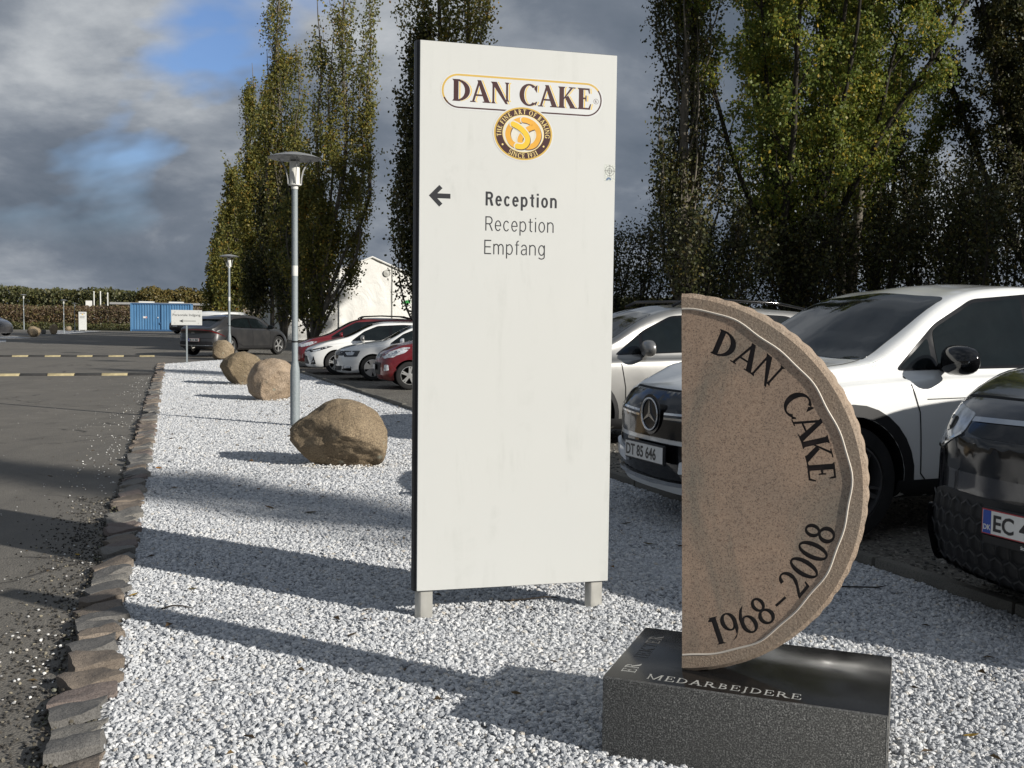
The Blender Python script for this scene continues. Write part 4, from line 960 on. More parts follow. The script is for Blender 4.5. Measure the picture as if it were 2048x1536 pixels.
# ================================================================== VEHICLES
def fc(pts):
    xs=[p[0] for p in pts]; ys=[p[1] for p in pts]
    # monotone cubic through the points
    n=len(xs); d=[(ys[i+1]-ys[i])/(xs[i+1]-xs[i]) for i in range(n-1)]
    m=[d[0]]+[0 if d[i-1]*d[i]<=0 else 2*d[i-1]*d[i]/(d[i-1]+d[i]) for i in range(1,n-1)]+[d[-1]]
    def f(x):
        if x<=xs[0]: return ys[0]
        if x>=xs[-1]: return ys[-1]
        i=max(k for k in range(n-1) if xs[k]<=x); h=xs[i+1]-xs[i]; t=(x-xs[i])/h
        return ys[i]*(1+2*t)*(1-t)**2+h*m[i]*t*(1-t)**2+ys[i+1]*t*t*(3-2*t)+h*m[i+1]*t*t*(t-1)
    return f
sst=lambda t: (lambda u:u*u*(3-2*u))(min(1,max(0,t)))
class Car:
    def __init__(s, name, label, cat, P_, loc, hd, scale=1., group=None):
        s.P=P_; s.root=thing(name,label,cat,loc,hd,group,scale); s.build()
    def build(s):
        P_=s.P; L,W=P_['L'],P_['W']; h=L/2; w2=W/2
        top,belt,bot=fc(P_['top']),fc(P_['belt']),fc(P_['bot'])
        plan=fc(P_.get('plan') or [(-h,w2-.16),(-h+.06,w2-.08),(-h+.3,w2-.025),(-h+.9,w2),(h-1.0,w2),(h-.4,w2-.03),(h-.10,w2-.09),(h-.03,w2-.14),(h,w2-.20)])
        rw=fc(P_['roofw']); s.rw=rw; s.top=top; s.belt=belt
        xs=np.unique(np.round(np.concatenate([[-h,-h+.012,-h+.03,-h+.06],np.linspace(-h+.10,h-.10,46),[h-.06,h-.03,h-.012,h]]),4))
        fz=fc(P_.get('face') or [(.1,-.10),(.25,-.03),(.5,0),(.7,-.02),(1.0,-.12)]); rz_=fc(P_.get('tail') or [(.1,-.12),(.3,-.03),(.55,0),(.9,-.05),(1.3,-.1)])
        tuck=P_.get('tuck',.06); K=4
        rows=[]
        for x in xs:
            zt,zb,zo,w=top(x),belt(x),bot(x),plan(x); zb=min(zb,zt-.03); cab=min(1,max(0,(zt-zb-.06)/.32)); r=min(rw(x),w-.06)
            zm=zo+.52*(zb-zo); r=(w-tuck-.10)*(1-cab)+r*cab
            cp=[(0,zo),(w-.22,zo),(w-.07,zo+.015),(w-.012,zo+.11),(w,zm),(w-.012,zb-.12),(w-tuck*.55,zb-.025),(w-tuck-.03,zb+.03*cab),
                ((w-tuck-.03)*.45+r*.55,zb+(zt-zb)*(.5+.06*cab)),(r+.02,zb+(zt-zb)*(.80+.08*cab)),(r-.07,zt-(zt-zb)*.055),(r*.55,zt-.012*cab-.008),(0,zt)]
            pt=[Vector(q) for q in cp]; out=[]
            pp=[Vector((-pt[1].x,pt[1].y))]+pt+[Vector((-pt[-2].x,pt[-2].y))]
            for i in range(1,len(pp)-2):
                a,b,c,d=pp[i-1:i+3]
                for j in range(K):
                    t=j/K; out.append(.5*((2*b)+(c-a)*t+(2*a-5*b+4*c-d)*t*t+(3*b-a-3*c+d)*t**3))
            out.append(pt[-1]); rows.append(out)
        nr=len(rows[0]); V=[];F=[]
        sw=P_.get('sweep',.16); ts=P_.get('tsweep',.10); cb=P_.get('glassbow',0.); xc=P_.get('cowl',1.0)
        def warp(x,y,z):
            k=sst((x-(h-.55))/.5); x2=x+fz(z)*k*1.0; x2-=sw*min(1.2,abs(y)/w2)**2.6*sst((x-(h-1.0))/1.0)
            k=sst((-x-(h-.55))/.5); x2-=rz_(z)*k; x2+=ts*min(1.2,abs(y)/w2)**2.6*sst((-x-(h-.9))/.9)
            if cb: x2-=cb*(abs(y)/w2)**2*max(0,1-((x-xc+.25)/.9)**2)*sst((z-.85)/.2)
            return (x2,y,z)
        ring_=2*nr-2
        for x,o in zip(xs,rows):
            full=[(p.x,p.y) for p in o]+[(-p.x,p.y) for p in o[-2:0:-1]]
            V+=[warp(x,y,z) for y,z in full]
        m=len(xs)
        for i in range(m-1):
            for j in range(ring_): a=i*ring_+j; b=i*ring_+(j+1)%ring_; F.append((a,b,b+ring_,a+ring_))
        for e,x in ((0,xs[0]),(m-1,xs[-1])):
            MS=12; o=rows[e]; idx=[]
            for j in range(nr):
                y,z=o[j].x,o[j].y; row=[]
                for k in range(MS+1):
                    if k==0: row.append(e*ring_+j)
                    elif k==MS: row.append(e*ring_+(ring_-j)%ring_ if j not in (0,nr-1) else e*ring_+j)
                    else:
                        if j in (0,nr-1): row.append(e*ring_+j)
                        else: V.append(warp(x,y*(1-2*k/MS),z)); row.append(len(V)-1)
                idx.append(row)
            for j in range(nr-1):
                for k in range(MS):
                    q=[idx[j][k],idx[j][k+1],idx[j+1][k+1],idx[j+1][k]]; q2=[]
                    for a in q:
                        if a not in q2: q2.append(a)
                    if len(q2)>2: F.append(tuple(q2))
        me=mesh(V,F); bm=bmesh.new(); bm.from_mesh(me); bmesh.ops.remove_doubles(bm,verts=bm.verts,dist=.0006); bmesh.ops.recalc_face_normals(bm,faces=bm.faces)
        s.bvh=BVHTree.FromBMesh(bm); bm.to_mesh(me); bm.free(); me.materials.append(M[P_['paint']]); me.materials.append(M['well'])
        s.body=link('body',me,None,s.root)
        # wheel wells
        cut=MB(); R=P_['wr']
        for x in (P_['xf'],P_['xr']):
            for sd in (1,-1):
                a,b=(w2-.42)*sd,(w2+.4)*sd; cut.lathe([(0,a),(R*1.13,a),(R*1.13,b),(0,b)],36,'y',(x,0,R*1.02))
        cm=cut.me(); bm=bmesh.new(); bm.from_mesh(cm); bmesh.ops.remove_doubles(bm,verts=bm.verts,dist=.0001); bmesh.ops.recalc_face_normals(bm,faces=bm.faces); bm.to_mesh(cm); bm.free()
        cm.materials.append(M['well']); co=link('cutter',cm); co.parent=s.root
        md=s.body.modifiers.new('b','BOOLEAN'); md.operation='DIFFERENCE'; md.solver='EXACT'; md.material_mode='TRANSFER'; md.object=co; good=None
        for k in range(8):                       # the solver now and then keeps the cutter: nudge it until the result is sound
            co.location=(.0013*k,.0007*k,.0011*k); md.use_self=k%2==1
            dg=bpy.context.evaluated_depsgraph_get(); dg.update(); nm=bpy.data.meshes.new_from_object(s.body.evaluated_get(dg))
            yy=np.zeros(len(nm.vertices)*3); nm.vertices.foreach_get('co',yy)
            if len(nm.polygons)>len(s.body.data.polygons)*.6 and abs(yy[1::3]).max()<w2+.05: good=nm; break
        print('wells',s.root.name,k,good is not None); s.body.modifiers.clear()
        if good: s.body.data=good
        bpy.data.objects.remove(co)
        nm=s.body.data; nm.polygons.foreach_set('use_smooth',[True]*len(nm.polygons)); nm.set_sharp_from_angle(angle=rad(40))
    # ---- projecting panels on the body
    def cast(s,ax,a,b):
        if ax=='L': o,d=Vector((a,4,b)),Vector((0,-1,0))
        elif ax=='R': o,d=Vector((a,-4,b)),Vector((0,1,0))
        elif ax=='F': o,d=Vector((6,a,b)),Vector((-1,0,0))
        elif ax=='B': o,d=Vector((-6,a,b)),Vector((1,0,0))
        else: o,d=Vector((a,b,6)),Vector((0,0,-1))
        h=s.bvh.ray_cast(o,d)
        if h[0] is None: h=s.bvh.find_nearest(o+d*(4-.8 if ax in 'LR' else 6-(s.P['L']/2 if ax in 'FB' else 1.2)))
        return h[0],h[1],d
    def patch(s,name,poly,ax,mat,off=.004,thick=.012,r=.03,parent=None,fine=.07,smooth=True):
        p=rnd_poly(poly,r) if r else poly
        A=sum(p[i][0]*p[(i+1)%len(p)][1]-p[(i+1)%len(p)][0]*p[i][1] for i in range(len(p)))
        if A<0: p=p[::-1]
        bm=bmesh.new(); vs=[bm.verts.new((q[0],q[1],0)) for q in p]
        for t in tessellate_polygon([[Vector((q[0],q[1],0)) for q in p]]):
            try: bm.faces.new([vs[i] for i in t])
            except ValueError: pass
        for _ in range(5):
            e=[q for q in bm.edges if q.calc_length()>fine]
            if not e: break
            bmesh.ops.subdivide_edges(bm,edges=e,cuts=1); bmesh.ops.triangulate(bm,faces=bm.faces)
            bmesh.ops.beautify_fill(bm,faces=bm.faces,edges=[q for q in bm.edges if not q.is_boundary])
        bnd=[q for q in bm.edges if q.is_boundary]
        ex=bmesh.ops.extrude_edge_only(bm,edges=bnd)['geom']; low={q for q in ex if isinstance(q,bmesh.types.BMVert)}
        for v in bm.verts:
            h,n,d=s.cast(ax,v.co.x,v.co.y); v.co=h-d*off+(d*(thick+off) if v in low else Vector((0,0,0)))
        bmesh.ops.recalc_face_normals(bm,faces=bm.faces)
        return link(name,from_bm(bm,smooth,40),mat,parent or s.root)
    def sym(s,name,poly,mat,**k):
        return [s.patch(name,poly,a,mat,**k) for a in ('L','R')]
    def symF(s,name,poly,mat,ax='F',**k):
        return [s.patch(name,[(sg*q[0],q[1]) for q in poly],ax,mat,**k) for sg in (1,-1)]
    def ribbon(s,name,pts,ax,w,mat,off=.0025,parent=None,closed=False):
        P2=[Vector(q) for q in pts]; Q=[]
        for i in range(len(P2)-(0 if closed else 1)):
            a,b=P2[i],P2[(i+1)%len(P2)]; n=max(1,int((b-a).length/.05)); Q+=[a.lerp(b,k/n) for k in range(n)]
        if not closed: Q.append(P2[-1])
        v=[]; n=len(Q)
        for i,p in enumerate(Q):
            a=Q[i-1] if (i or closed) else p; b=Q[(i+1)%n] if (i<n-1 or closed) else p; t=(b-a).normalized(); q=Vector((-t.y,t.x))*w/2
            for e in (p+q,p-q):
                h,_,d=s.cast(ax,e.x,e.y); v.append(h-d*off)
        f=[(2*i,2*i+1,2*i+3,2*i+2) for i in range(n-1)]+([(2*n-2,2*n-1,1,0)] if closed else [])
        return link(name,mesh(v,f),mat,parent or s.root)
    def plate(s,text,ax,z,y=0.,euro=True,lift=.02,tilt=0.,dealer=None):
        h,_,d=s.cast(ax,y,z)
        b=MB().box((0,0,0),(.520,.018,.128)).me(); bevel(b,.006,1); o=link('number_plate',b,'matte_black',s.root)
        o.location=h-d*lift; o.rotation_euler=(tilt,0,rad(90 if ax=='F' else -90))
        MB().box((0,-.0105,0),(.506,.004,.114)).obj('plate_rim','plate_red' if euro else 'plate_ink',o); MB().box((0,-.0125,0),(.496,.003,.104)).obj('plate_face','plate',o)
        tx=-.235
        if euro:
            MB().box((-.222,-.0142,0),(.046,.002,.104)).obj('country_band','plate_blue',o); t,w,hh=sans('DK',.034,.9,.0006,'plate',o); t.location=(-.241,-.0158,-.036); tx=-.185
            for k in range(12): pass
        if text:
            t,w,hh=sans(text,.102,1,.0022,'plate_ink',o); sx=min(1.,.40/w)
            for v in t.data.vertices: v.co.x*=sx
            t.location=(tx,-.0150,-.036)
        if dealer: t,w,hh=sans(dealer,.022,1,.0004,'plate',o); t.location=(-w/2,-.0095,-.090); MB().box((0,0,-.082),(.50,.014,.034)).obj('plate_holder','matte_black',o)
        return o
    def wheels(s,style,rim='alloy',tyre=.66,spokes=5,sw=.5):
        """style: twin / fan / blade"""
        R=s.P['wr']; w2=s.P['W']/2; r=R*tyre; T=.20
        def one():
            a=MB().lathe([(r,-T),(R*.93,-T),(R,-T+.03),(R,-.03),(R*.975,-.008),(R*.90,.0),(r*1.05,-.004),(r*1.0,-.02)],40,'y',close=True).obj('tyre','tyre',None,True,35)
            b=MB().lathe([(r*1.0,-.022),(r*1.0,-.006),(r*.955,-.004),(r*.93,-.025),(r*.93,-.10),(0,-.11)],36,'y').obj('rim',rim,a,True,35)
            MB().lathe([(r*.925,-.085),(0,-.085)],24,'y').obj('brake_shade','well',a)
            sp=MB()
            for k in range(spokes):
                an=2*math.pi*k/spokes
                def bar(w0,w1,da,r0=.10,r1=.95,depth=.035,y=-.014):
                    c,sn=math.cos(an+da),math.sin(an+da); q=[(r*r0,-w0),(r*r1,-w1),(r*r1,w1),(r*r0,w0)]
                    q=[(p[0]*c-p[1]*sn,p[0]*sn+p[1]*c) for p in q]; sp.prism(q,-(y),-(y-depth),lambda x,yy,z:(x,-yy,z))
                if style=='twin': bar(.022,.014,.13); bar(.022,.014,-.13)
                elif style=='fan': bar(.035,.10,0.)
                elif style=='blade': bar(.030,.028,0.)
                elif style=='slim': bar(.020,.012,.10); bar(.012,.008,-.14)
            sp.obj('spokes',rim,a)
            MB().lathe([(0,-.006),(.05,-.008),(.062,-.022),(.062,-.05)],18,'y').obj('hub_cap',rim,a)
            return a
        src=one(); first=True
        for x in (s.P['xf'],s.P['xr']):
            for sd in (1,-1):
                if first: o=src; first=False; o.parent=s.root
                else: o=copy_tree(src,s.root)
                o.name='wheel'; o.location=(x,sd*(w2-.018),R); o.rotation_euler=(0,rng.uniform(0,6),0) if sd>0 else (0,rng.uniform(0,6),math.pi)
    def arches(s,mat='matte_black',wdt=.07,off=.006):
        R=s.P['wr']*1.13
        for x in (s.P['xf'],s.P['xr']):
            z0=max(.2,s.P['bot'][1][1]+.03)
            a0=math.asin(max(-1,min(1,(z0-s.P['wr']*1.02)/R)))
            o=[(x+(R+wdt)*math.cos(a0+(math.pi-2*a0)*i/18),s.P['wr']*1.02+(R+wdt)*math.sin(a0+(math.pi-2*a0)*i/18)) for i in range(19)]
            i_=[(x+(R+.003)*math.cos(a0+(math.pi-2*a0)*i/18),s.P['wr']*1.02+(R+.003)*math.sin(a0+(math.pi-2*a0)*i/18)) for i in range(19)]
            s.sym('wheel_arch',o+i_[::-1],mat,off=off,r=0,fine=.12)
    def mirror(s,x,z,mat,sc=1.,arm='matte_black',y=None,bright=None):
        for sd in (1,-1):
            h,_,_=s.cast('L' if sd>0 else 'R',x,z-.03); v,f=ico(3); V=[]
            for p in v:
                k=1 if p[0]>0 else .42
                q=(math.copysign(abs(p[0])**.8,p[0])*.085*k, math.copysign(abs(p[1])**.75,p[1])*.135, math.copysign(abs(p[2])**.78,p[2])*.085*(1+.18*p[1]*-sd))
                V.append((q[0]*sc,q[1]*sc,q[2]*sc))
            o=link('wing_mirror',mesh(V,f,True),mat,s.root); o.location=(x-.03,h.y+sd*(.155*sc+.02),z+.02); o.rotation_euler=(0,0,sd*rad(-8))
            MB().box((-.034*sc,0,.004),(.006,.17*sc,.095*sc)).obj('mirror_glass','glass',o)
            MB().tube([(0,-sd*.20*sc,-.05),(0,-sd*.05,-.052)],[.035,.03],8).obj('mirror_arm',arm,o)
            if bright:
                MB().tube([(.070*sc,-sd*.06*sc,-.016),(.074*sc,sd*.04*sc,-.012),(.045*sc,sd*.122*sc,-.006)],[.004,.007,.006],8).obj('indicator',bright,o)
    def glasshouse(s,win,pillars=(),cowl=None,head=None,inset=.06,rear=None,trim=True):
        """win = side window outline (x,z); pillars = list of (x_bottom,x_top,width)"""
        if trim: s.sym('window_trim',win,'gloss_black',off=.004,r=.05)
        c=Vector((sum(p[0] for p in win)/len(win),sum(p[1] for p in win)/len(win)))
        wi=[]
        n=len(win); A=sum(win[i][0]*win[(i+1)%n][1]-win[(i+1)%n][0]*win[i][1] for i in range(n)); sg=1 if A>0 else -1
        for i in range(n):
            p=Vector(win[i]); a=(p-Vector(win[i-1])).normalized(); b=(Vector(win[(i+1)%n])-p).normalized()
            na,nb=Vector((-a.y,a.x))*sg,Vector((-b.y,b.x))*sg; m=(na+nb); m=m/max(.45,(1+na.dot(nb))); wi.append(tuple(p+m*.024))
        zlo,zhi=min(p[1] for p in wi)-.1,max(p[1] for p in wi)+.1
        cuts=[(-9,-9,0)]+sorted(pillars)+[(9,9,0)]
        for (xa,ta,wa),(xb,tb,wb) in zip(cuts[:-1],cuts[1:]):
            poly=clip_poly(wi,(xa+wa/2,zlo),(ta+wa/2,zhi),True); poly=clip_poly(poly,(xb-wb/2,zlo),(tb-wb/2,zhi),False)
            if len(poly)>2: s.sym('side_window',poly,'glass',off=.0065,r=.035)
        if cowl:
            xs=np.linspace(cowl,head,7); y=[s.rw(x)-inset for x in xs]
            b=s.P.get('glassbow',0)*.5
            poly=[(x-b*.6*0,yy) for x,yy in zip(xs,y)]; poly=poly+[(x,-yy) for x,yy in zip(xs[::-1],y[::-1])]
            s.patch('windscreen',poly,'T','glass',off=.003,thick=.01,r=.06,fine=.09)
def clip_poly(poly,a,b,right):
    """keep the side of line a-b (going up) with larger x (right=True) or smaller"""
    def side(p): 
        t=(p[1]-a[1])/(b[1]-a[1]); return (p[0]-(a[0]+(b[0]-a[0])*t))*(1 if right else -1)
    out=[]; n=len(poly)
    for i in range(n):
        p,q=poly[i],poly[(i+1)%n]; sp_,sq=side(p),side(q)
        if sp_>=0: out.append(p)
        if sp_*sq<0: t=sp_/(sp_-sq); out.append((p[0]+(q[0]-p[0])*t,p[1]+(q[1]-p[1])*t))
    return out
GRP='cars parked in the row along the gravel'

# ---- white electric crossover behind the stone
Pq=dict(L=4.46,W=1.84,paint='white_paint',wr=.355,xf=1.365,xr=-1.364,
 top=[(-2.23,.92),(-2.17,1.06),(-2.0,1.24),(-1.7,1.46),(-1.3,1.56),(-.7,1.61),(-.25,1.62),(.15,1.595),(.42,1.535),(1.00,1.215),(1.20,1.105),(1.55,1.055),(1.95,.985),(2.12,.92),(2.19,.85),(2.23,.74)],
 belt=[(-2.23,.90),(-1.9,1.02),(-.8,1.035),(.2,1.01),(.9,.99),(1.5,.955),(1.95,.885),(2.15,.80),(2.23,.68)],
 bot=[(-2.23,.34),(-1.9,.25),(1.9,.23),(2.15,.20),(2.23,.23)],
 roofw=[(-2.23,.60),(-1.6,.60),(-.5,.64),(.3,.655),(.9,.72),(1.3,.76),(2.23,.66)],
 face=[(.15,-.10),(.28,-.02),(.45,.0),(.72,-.005),(.86,-.05),(1.0,-.16)], sweep=.30, glassbow=.10, cowl=1.15)
c=Car('car','white electric crossover with black wheel arches and black mirror behind the half round stone','car',Pq,(3.17,7.97,0),rad(201.5),1.06,GRP)
c.glasshouse([(.97,1.035),(.60,1.33),(.25,1.495),(-.35,1.545),(-1.0,1.52),(-1.55,1.40),(-1.42,1.10),(-.6,1.055)],[(-.18,-.22,.10),(-1.08,-1.16,.07),(.66,.64,.045)],1.16,.40,.045)
c.arches('matte_black',.075); c.sym('sill',[(1.0,.24),(-1.0,.24),(-1.0,.37),(1.0,.36)],'matte_black',off=.006,r=.02)
c.mirror(.66,1.085,'gloss_black',1.12,'gloss_black',bright='chrome')
for a in 'LR':
    c.ribbon('panel_gap',[(.93,1.00),(.90,.90),(.86,.78),(.84,.40),(.80,.36)],a,.009,'gap'); c.ribbon('panel_gap',[(-.20,1.03),(-.20,.40)],a,.009,'gap')
    c.ribbon('panel_gap',[(-1.16,1.06),(-1.0,.86),(-.98,.5)],a,.009,'gap')
    c.ribbon('door_crease',[(.80,.86),(-1.6,.90)],a,.006,'chrome',off=.001)
    c.patch('door_handle',[(-.02,.87),(-.02,.895),(.17,.89),(.17,.865)],a,'white_paint',off=.03,thick=.04,r=.01); c.patch('door_handle',[(-1.0,.89),(-1.0,.915),(-.8,.91),(-.8,.885)],a,'white_paint',off=.03,thick=.04,r=.01)
for sg in (1,-1): c.ribbon('panel_gap',[(1.16,sg*.70),(1.3,sg*.725),(1.7,sg*.70),(2.0,sg*.62)],'T',.008,'gap')
c.patch('grille',[(-.66,.83),(-.62,.63),(-.50,.575),(.50,.575),(.62,.63),(.66,.83),(.50,.868),(-.50,.868)],'F','gloss_black',off=.008,r=.05)
for z in (.735,.705):
    for sg in (1,-1): c.ribbon('grille_bar',[(sg*.16,z),(sg*.61,z+.012)],'F',.014,'chrome',off=.014)
c.ribbon('hood_edge_trim',[(-.55,.876),(.55,.876)],'F',.012,'gap')
h,_,_=c.cast('F',0,.72)
em=MB().lathe([(.098,0),(.112,.008),(.108,.016),(.094,.010)],32,'y',close=True).obj('emblem','chrome',c.root,True); em.location=h+Vector((.016,0,0)); em.rotation_euler=(0,0,rad(-90))
MB().lathe([(.0,-.004),(.13,-.004),(.13,.003),(0,.003)],32,'y').obj('emblem_plate','gloss_black',em)
sm=MB()
for k in range(3):
    an=rad(90+120*k); t=(math.cos(an)*.098,math.sin(an)*.098); nrm=(-math.sin(an)*.014,math.cos(an)*.014); sm.prism([(nrm[0],nrm[1]),t,(-nrm[0],-nrm[1])],.004,.012)
sm.obj('emblem_star','chrome',em)
c.symF('headlight',[(.60,.70),(.80,.74),(.88,.84),(.70,.87),(.62,.84)],'lamp_glass',off=.006,r=.03)
c.patch('lower_intake',[(-.74,.30),(-.80,.48),(-.62,.545),(.62,.545),(.80,.48),(.74,.30)],'F','gloss_black',off=.006,r=.04)
c.symF('bumper_fin',[(.34,.37),(.36,.45),(.80,.50),(.83,.43)],'pearl_paint',off=.03,thick=.04,r=.015)
c.ribbon('bumper_lip',[(-.78,.315),(0,.285),(.78,.315)],'F',.026,'chrome',off=.03)
c.plate('DT 85 646','F',.475,0,False,.045)
c.wheels('slim','dark_alloy',.70,5)
for k,(a,b) in enumerate(((.30,.70),)): pass
c.sym('rear_lamp',[(-2.10,.92),(-1.75,.98),(-1.78,1.03),(-2.08,1.04)],'red_glass',off=.005)

# ---- black car at the right edge; unseen roof kept low to let sun onto the crossover
Pv=dict(L=4.71,W=1.98,paint='black_paint',wr=.36,xf=1.52,xr=-1.47,
 top=[(-2.355,1.1),(-2.30,1.40),(-2.1,1.54),(-1.2,1.64),(-.4,1.655),(.15,1.60),(.50,1.52),(1.40,1.265),(1.70,1.205),(1.95,1.165),(2.15,1.11),(2.27,1.04),(2.325,.955),(2.355,.85)],
 belt=[(-2.355,1.15),(-2.0,1.16),(0,1.10),(1.2,1.07),(1.9,1.04),(2.2,.98),(2.355,.80)],
 bot=[(-2.355,.30),(-2.0,.22),(2.0,.20),(2.25,.18),(2.355,.20)],
 roofw=[(-2.355,.72),(-1.5,.74),(.5,.75),(1.3,.80),(1.9,.84),(2.355,.7)],
 face=[(.12,-.16),(.25,-.03),(.45,.0),(.62,-.015),(.85,-.01),(1.0,-.05),(1.2,-.16)], sweep=.30, glassbow=.12, cowl=1.5)
c=Car('car','black car with honeycomb lower grille parked nearest at the right picture edge','car',Pv,(4.50,5.24,0),rad(200),1.0,GRP)
c.glasshouse([(1.15,1.13),(.80,1.32),(.40,1.475),(-.4,1.54),(-1.4,1.50),(-1.85,1.32),(-1.8,1.16)],[(.05,.03,.09),(-.95,-.97,.09)],1.52,.52,.05)
c.mirror(.95,1.14,'black_paint',1.15,'gloss_black'); c.wheels('blade','alloy',.68,5); c.arches('matte_black',.05)
c.symF('headlight',[(.50,.975),(.52,.885),(.72,.79),(.93,.79),(.93,1.02),(.80,1.03)],'lamp_glass',off=.006,r=.03)
for sg in (1,-1):
    c.patch('headlight_core',[(sg*q[0],q[1]) for q in [(.62,.95),(.62,.90),(.72,.87),(.78,.90),(.78,.96)]],'F','lamp_dark',off=.010,r=.03)
    c.ribbon('daylight_strip',[(sg*.53,.885),(sg*.73,.795),(sg*.92,.80)],'F',.014,'chrome',off=.012)
c.ribbon('light_bar',[(-.49,.955),(0,.968),(.49,.955)],'F',.022,'chrome',off=.012)
c.patch('nose_panel',[(-.49,.94),(-.49,.89),(-.4,.875),(.4,.875),(.49,.89),(.49,.94),(0,.953)],'F','gloss_black',off=.005,r=.02)
c.patch('nose_band',[(-.72,.845),(-.66,.70),(.66,.70),(.72,.845),(.45,.87),(-.45,.87)],'F','gloss_black',off=.006,r=.04)
c.ribbon('panel_gap',[(-.84,1.045),(-.55,1.055),(0,1.06),(.55,1.055),(.84,1.045)],'F',.010,'gap')
c.patch('lower_grille',[(-.90,.20),(-.93,.52),(-.70,.60),(.70,.60),(.93,.52),(.90,.20),(.6,.175),(-.6,.175)],'F','matte_black',off=.008,r=.04,fine=.05)
hexm=MB()
for i in range(-9,10):
    for j in range(0,5):
        y=i*.088+(.044 if j%2 else 0); z=.225+j*.076
        if abs(y)>.80 or (abs(y)<.29 and .44<z): continue
        hx=[(y+.047*math.cos(rad(30+60*k)),z+.047*math.sin(rad(30+60*k))) for k in range(6)]
        pv=[]
        for k in range(6):
            for rr in (1.,.80):
                yy,zz=y+(hx[k][0]-y)*rr,z+(hx[k][1]-z)*rr; h,_,d=c.cast('F',yy,zz); pv.append(h-d*(.016 if rr==1. else .020))
        hexm.add(pv,[(2*k,2*((k+1)%6),2*((k+1)%6)+1,2*k+1) for k in range(6)])
stuff(hexm.obj('honeycomb','matte_black',c.root))
c.symF('bumper_fin',[(.74,.20),(.83,.24),(.90,.47),(.84,.49),(.77,.33)],'gloss_black',off=.05,thick=.06,r=.03)
c.ribbon('bumper_lip',[(-.90,.185),(-.5,.165),(.5,.165),(.90,.185)],'F',.035,'matte_black',off=.025)
c.plate('EC 4','F',.515,.0,True,.045,dealer="Struer's")

# ---- generic mid size bodies
def hatch(**k):
    d=dict(L=4.3,W=1.76,paint='white_paint2',wr=.32,xf=1.30,xr=-1.30,
     top=[(-2.15,.88),(-2.10,1.05),(-1.95,1.28),(-1.75,1.40),(-1.2,1.45),(-.5,1.475),(.0,1.455),(.30,1.40),(1.10,1.02),(1.35,.96),(1.75,.875),(2.02,.775),(2.11,.70),(2.15,.60)],
     belt=[(-2.15,.84),(-1.7,.98),(-.8,.95),(.2,.91),(1.0,.88),(1.6,.82),(1.95,.73),(2.15,.56)],
     bot=[(-2.15,.30),(-1.8,.20),(1.8,.18),(2.05,.17),(2.15,.21)],
     roofw=[(-2.15,.55),(-1.6,.57),(-.5,.60),(.3,.61),(1.0,.70),(1.35,.73),(2.15,.6)],sweep=.30,glassbow=.07,cowl=1.1)
    d.update(k); return d
def seams(c,x1,x2,x3,z):
    for a in 'LR':
        c.ribbon('panel_gap',[(x1,z),(x1-.05,z-.3),(x1-.05,.32)],a,.010,'gap'); c.ribbon('panel_gap',[(x2,z+.02),(x2,.32)],a,.010,'gap'); c.ribbon('panel_gap',[(x3,z+.04),(x3+.14,z-.22),(x3+.16,.45)],a,.010,'gap')
        for x in (x2+.06,x3+.18): c.patch('door_handle',[(x,z-.12),(x,z-.095),(x+.18,z-.10),(x+.18,z-.125)],a,c.P['paint'],off=.028,thick=.035,r=.01)
# silver car
Pw=hatch(L=4.45,paint='silver_paint',wr=.335,xf=1.33,xr=-1.33,
 top=[(-2.22,.92),(-2.17,1.1),(-2.0,1.34),(-1.8,1.48),(-1.2,1.53),(-.5,1.555),(.05,1.535),(.40,1.46),(1.12,1.08),(1.38,1.01),(1.78,.93),(2.08,.83),(2.18,.74),(2.22,.63)],
 belt=[(-2.22,.9),(-1.7,1.03),(-.8,1.0),(.2,.96),(1.0,.94),(1.6,.88),(2.0,.78),(2.22,.6)])
c=Car('car','silver crossover with roof rails seen between the tall sign and the half round stone','car',Pw,(1.78,12.55,0),rad(199),1.04,GRP)
c.glasshouse([(.92,.985),(.55,1.25),(.20,1.41),(-.5,1.465),(-1.3,1.43),(-1.75,1.30),(-1.6,1.07)],[(-.12,-.16,.09),(-1.1,-1.16,.07),(.60,.58,.045)],1.12,.38,.045)
seams(c,.88,-.14,-1.1,.94); c.mirror(.62,1.04,'silver_paint',1.08,'matte_black'); c.wheels('twin','alloy',.68,5); c.arches('matte_black',.05); c.sym('sill',[(1.0,.19),(-1.0,.19),(-1.0,.31),(1.0,.31)],'matte_black',off=.006,r=.02)
for sd in (1,-1):
    MB().tube([(.15,sd*.60,1.52),(.02,sd*.60,1.578),(-.5,sd*.60,1.598),(-1.2,sd*.59,1.575),(-1.65,sd*.58,1.50)],.017,8).obj('roof_rail','gloss_black',c.root,True)
c.symF('headlight',[(.50,.70),(.78,.72),(.84,.84),(.60,.83)],'lamp_glass',off=.006)
c.patch('grille',[(-.5,.76),(-.4,.55),(.4,.55),(.5,.76)],'F','gloss_black',off=.006)

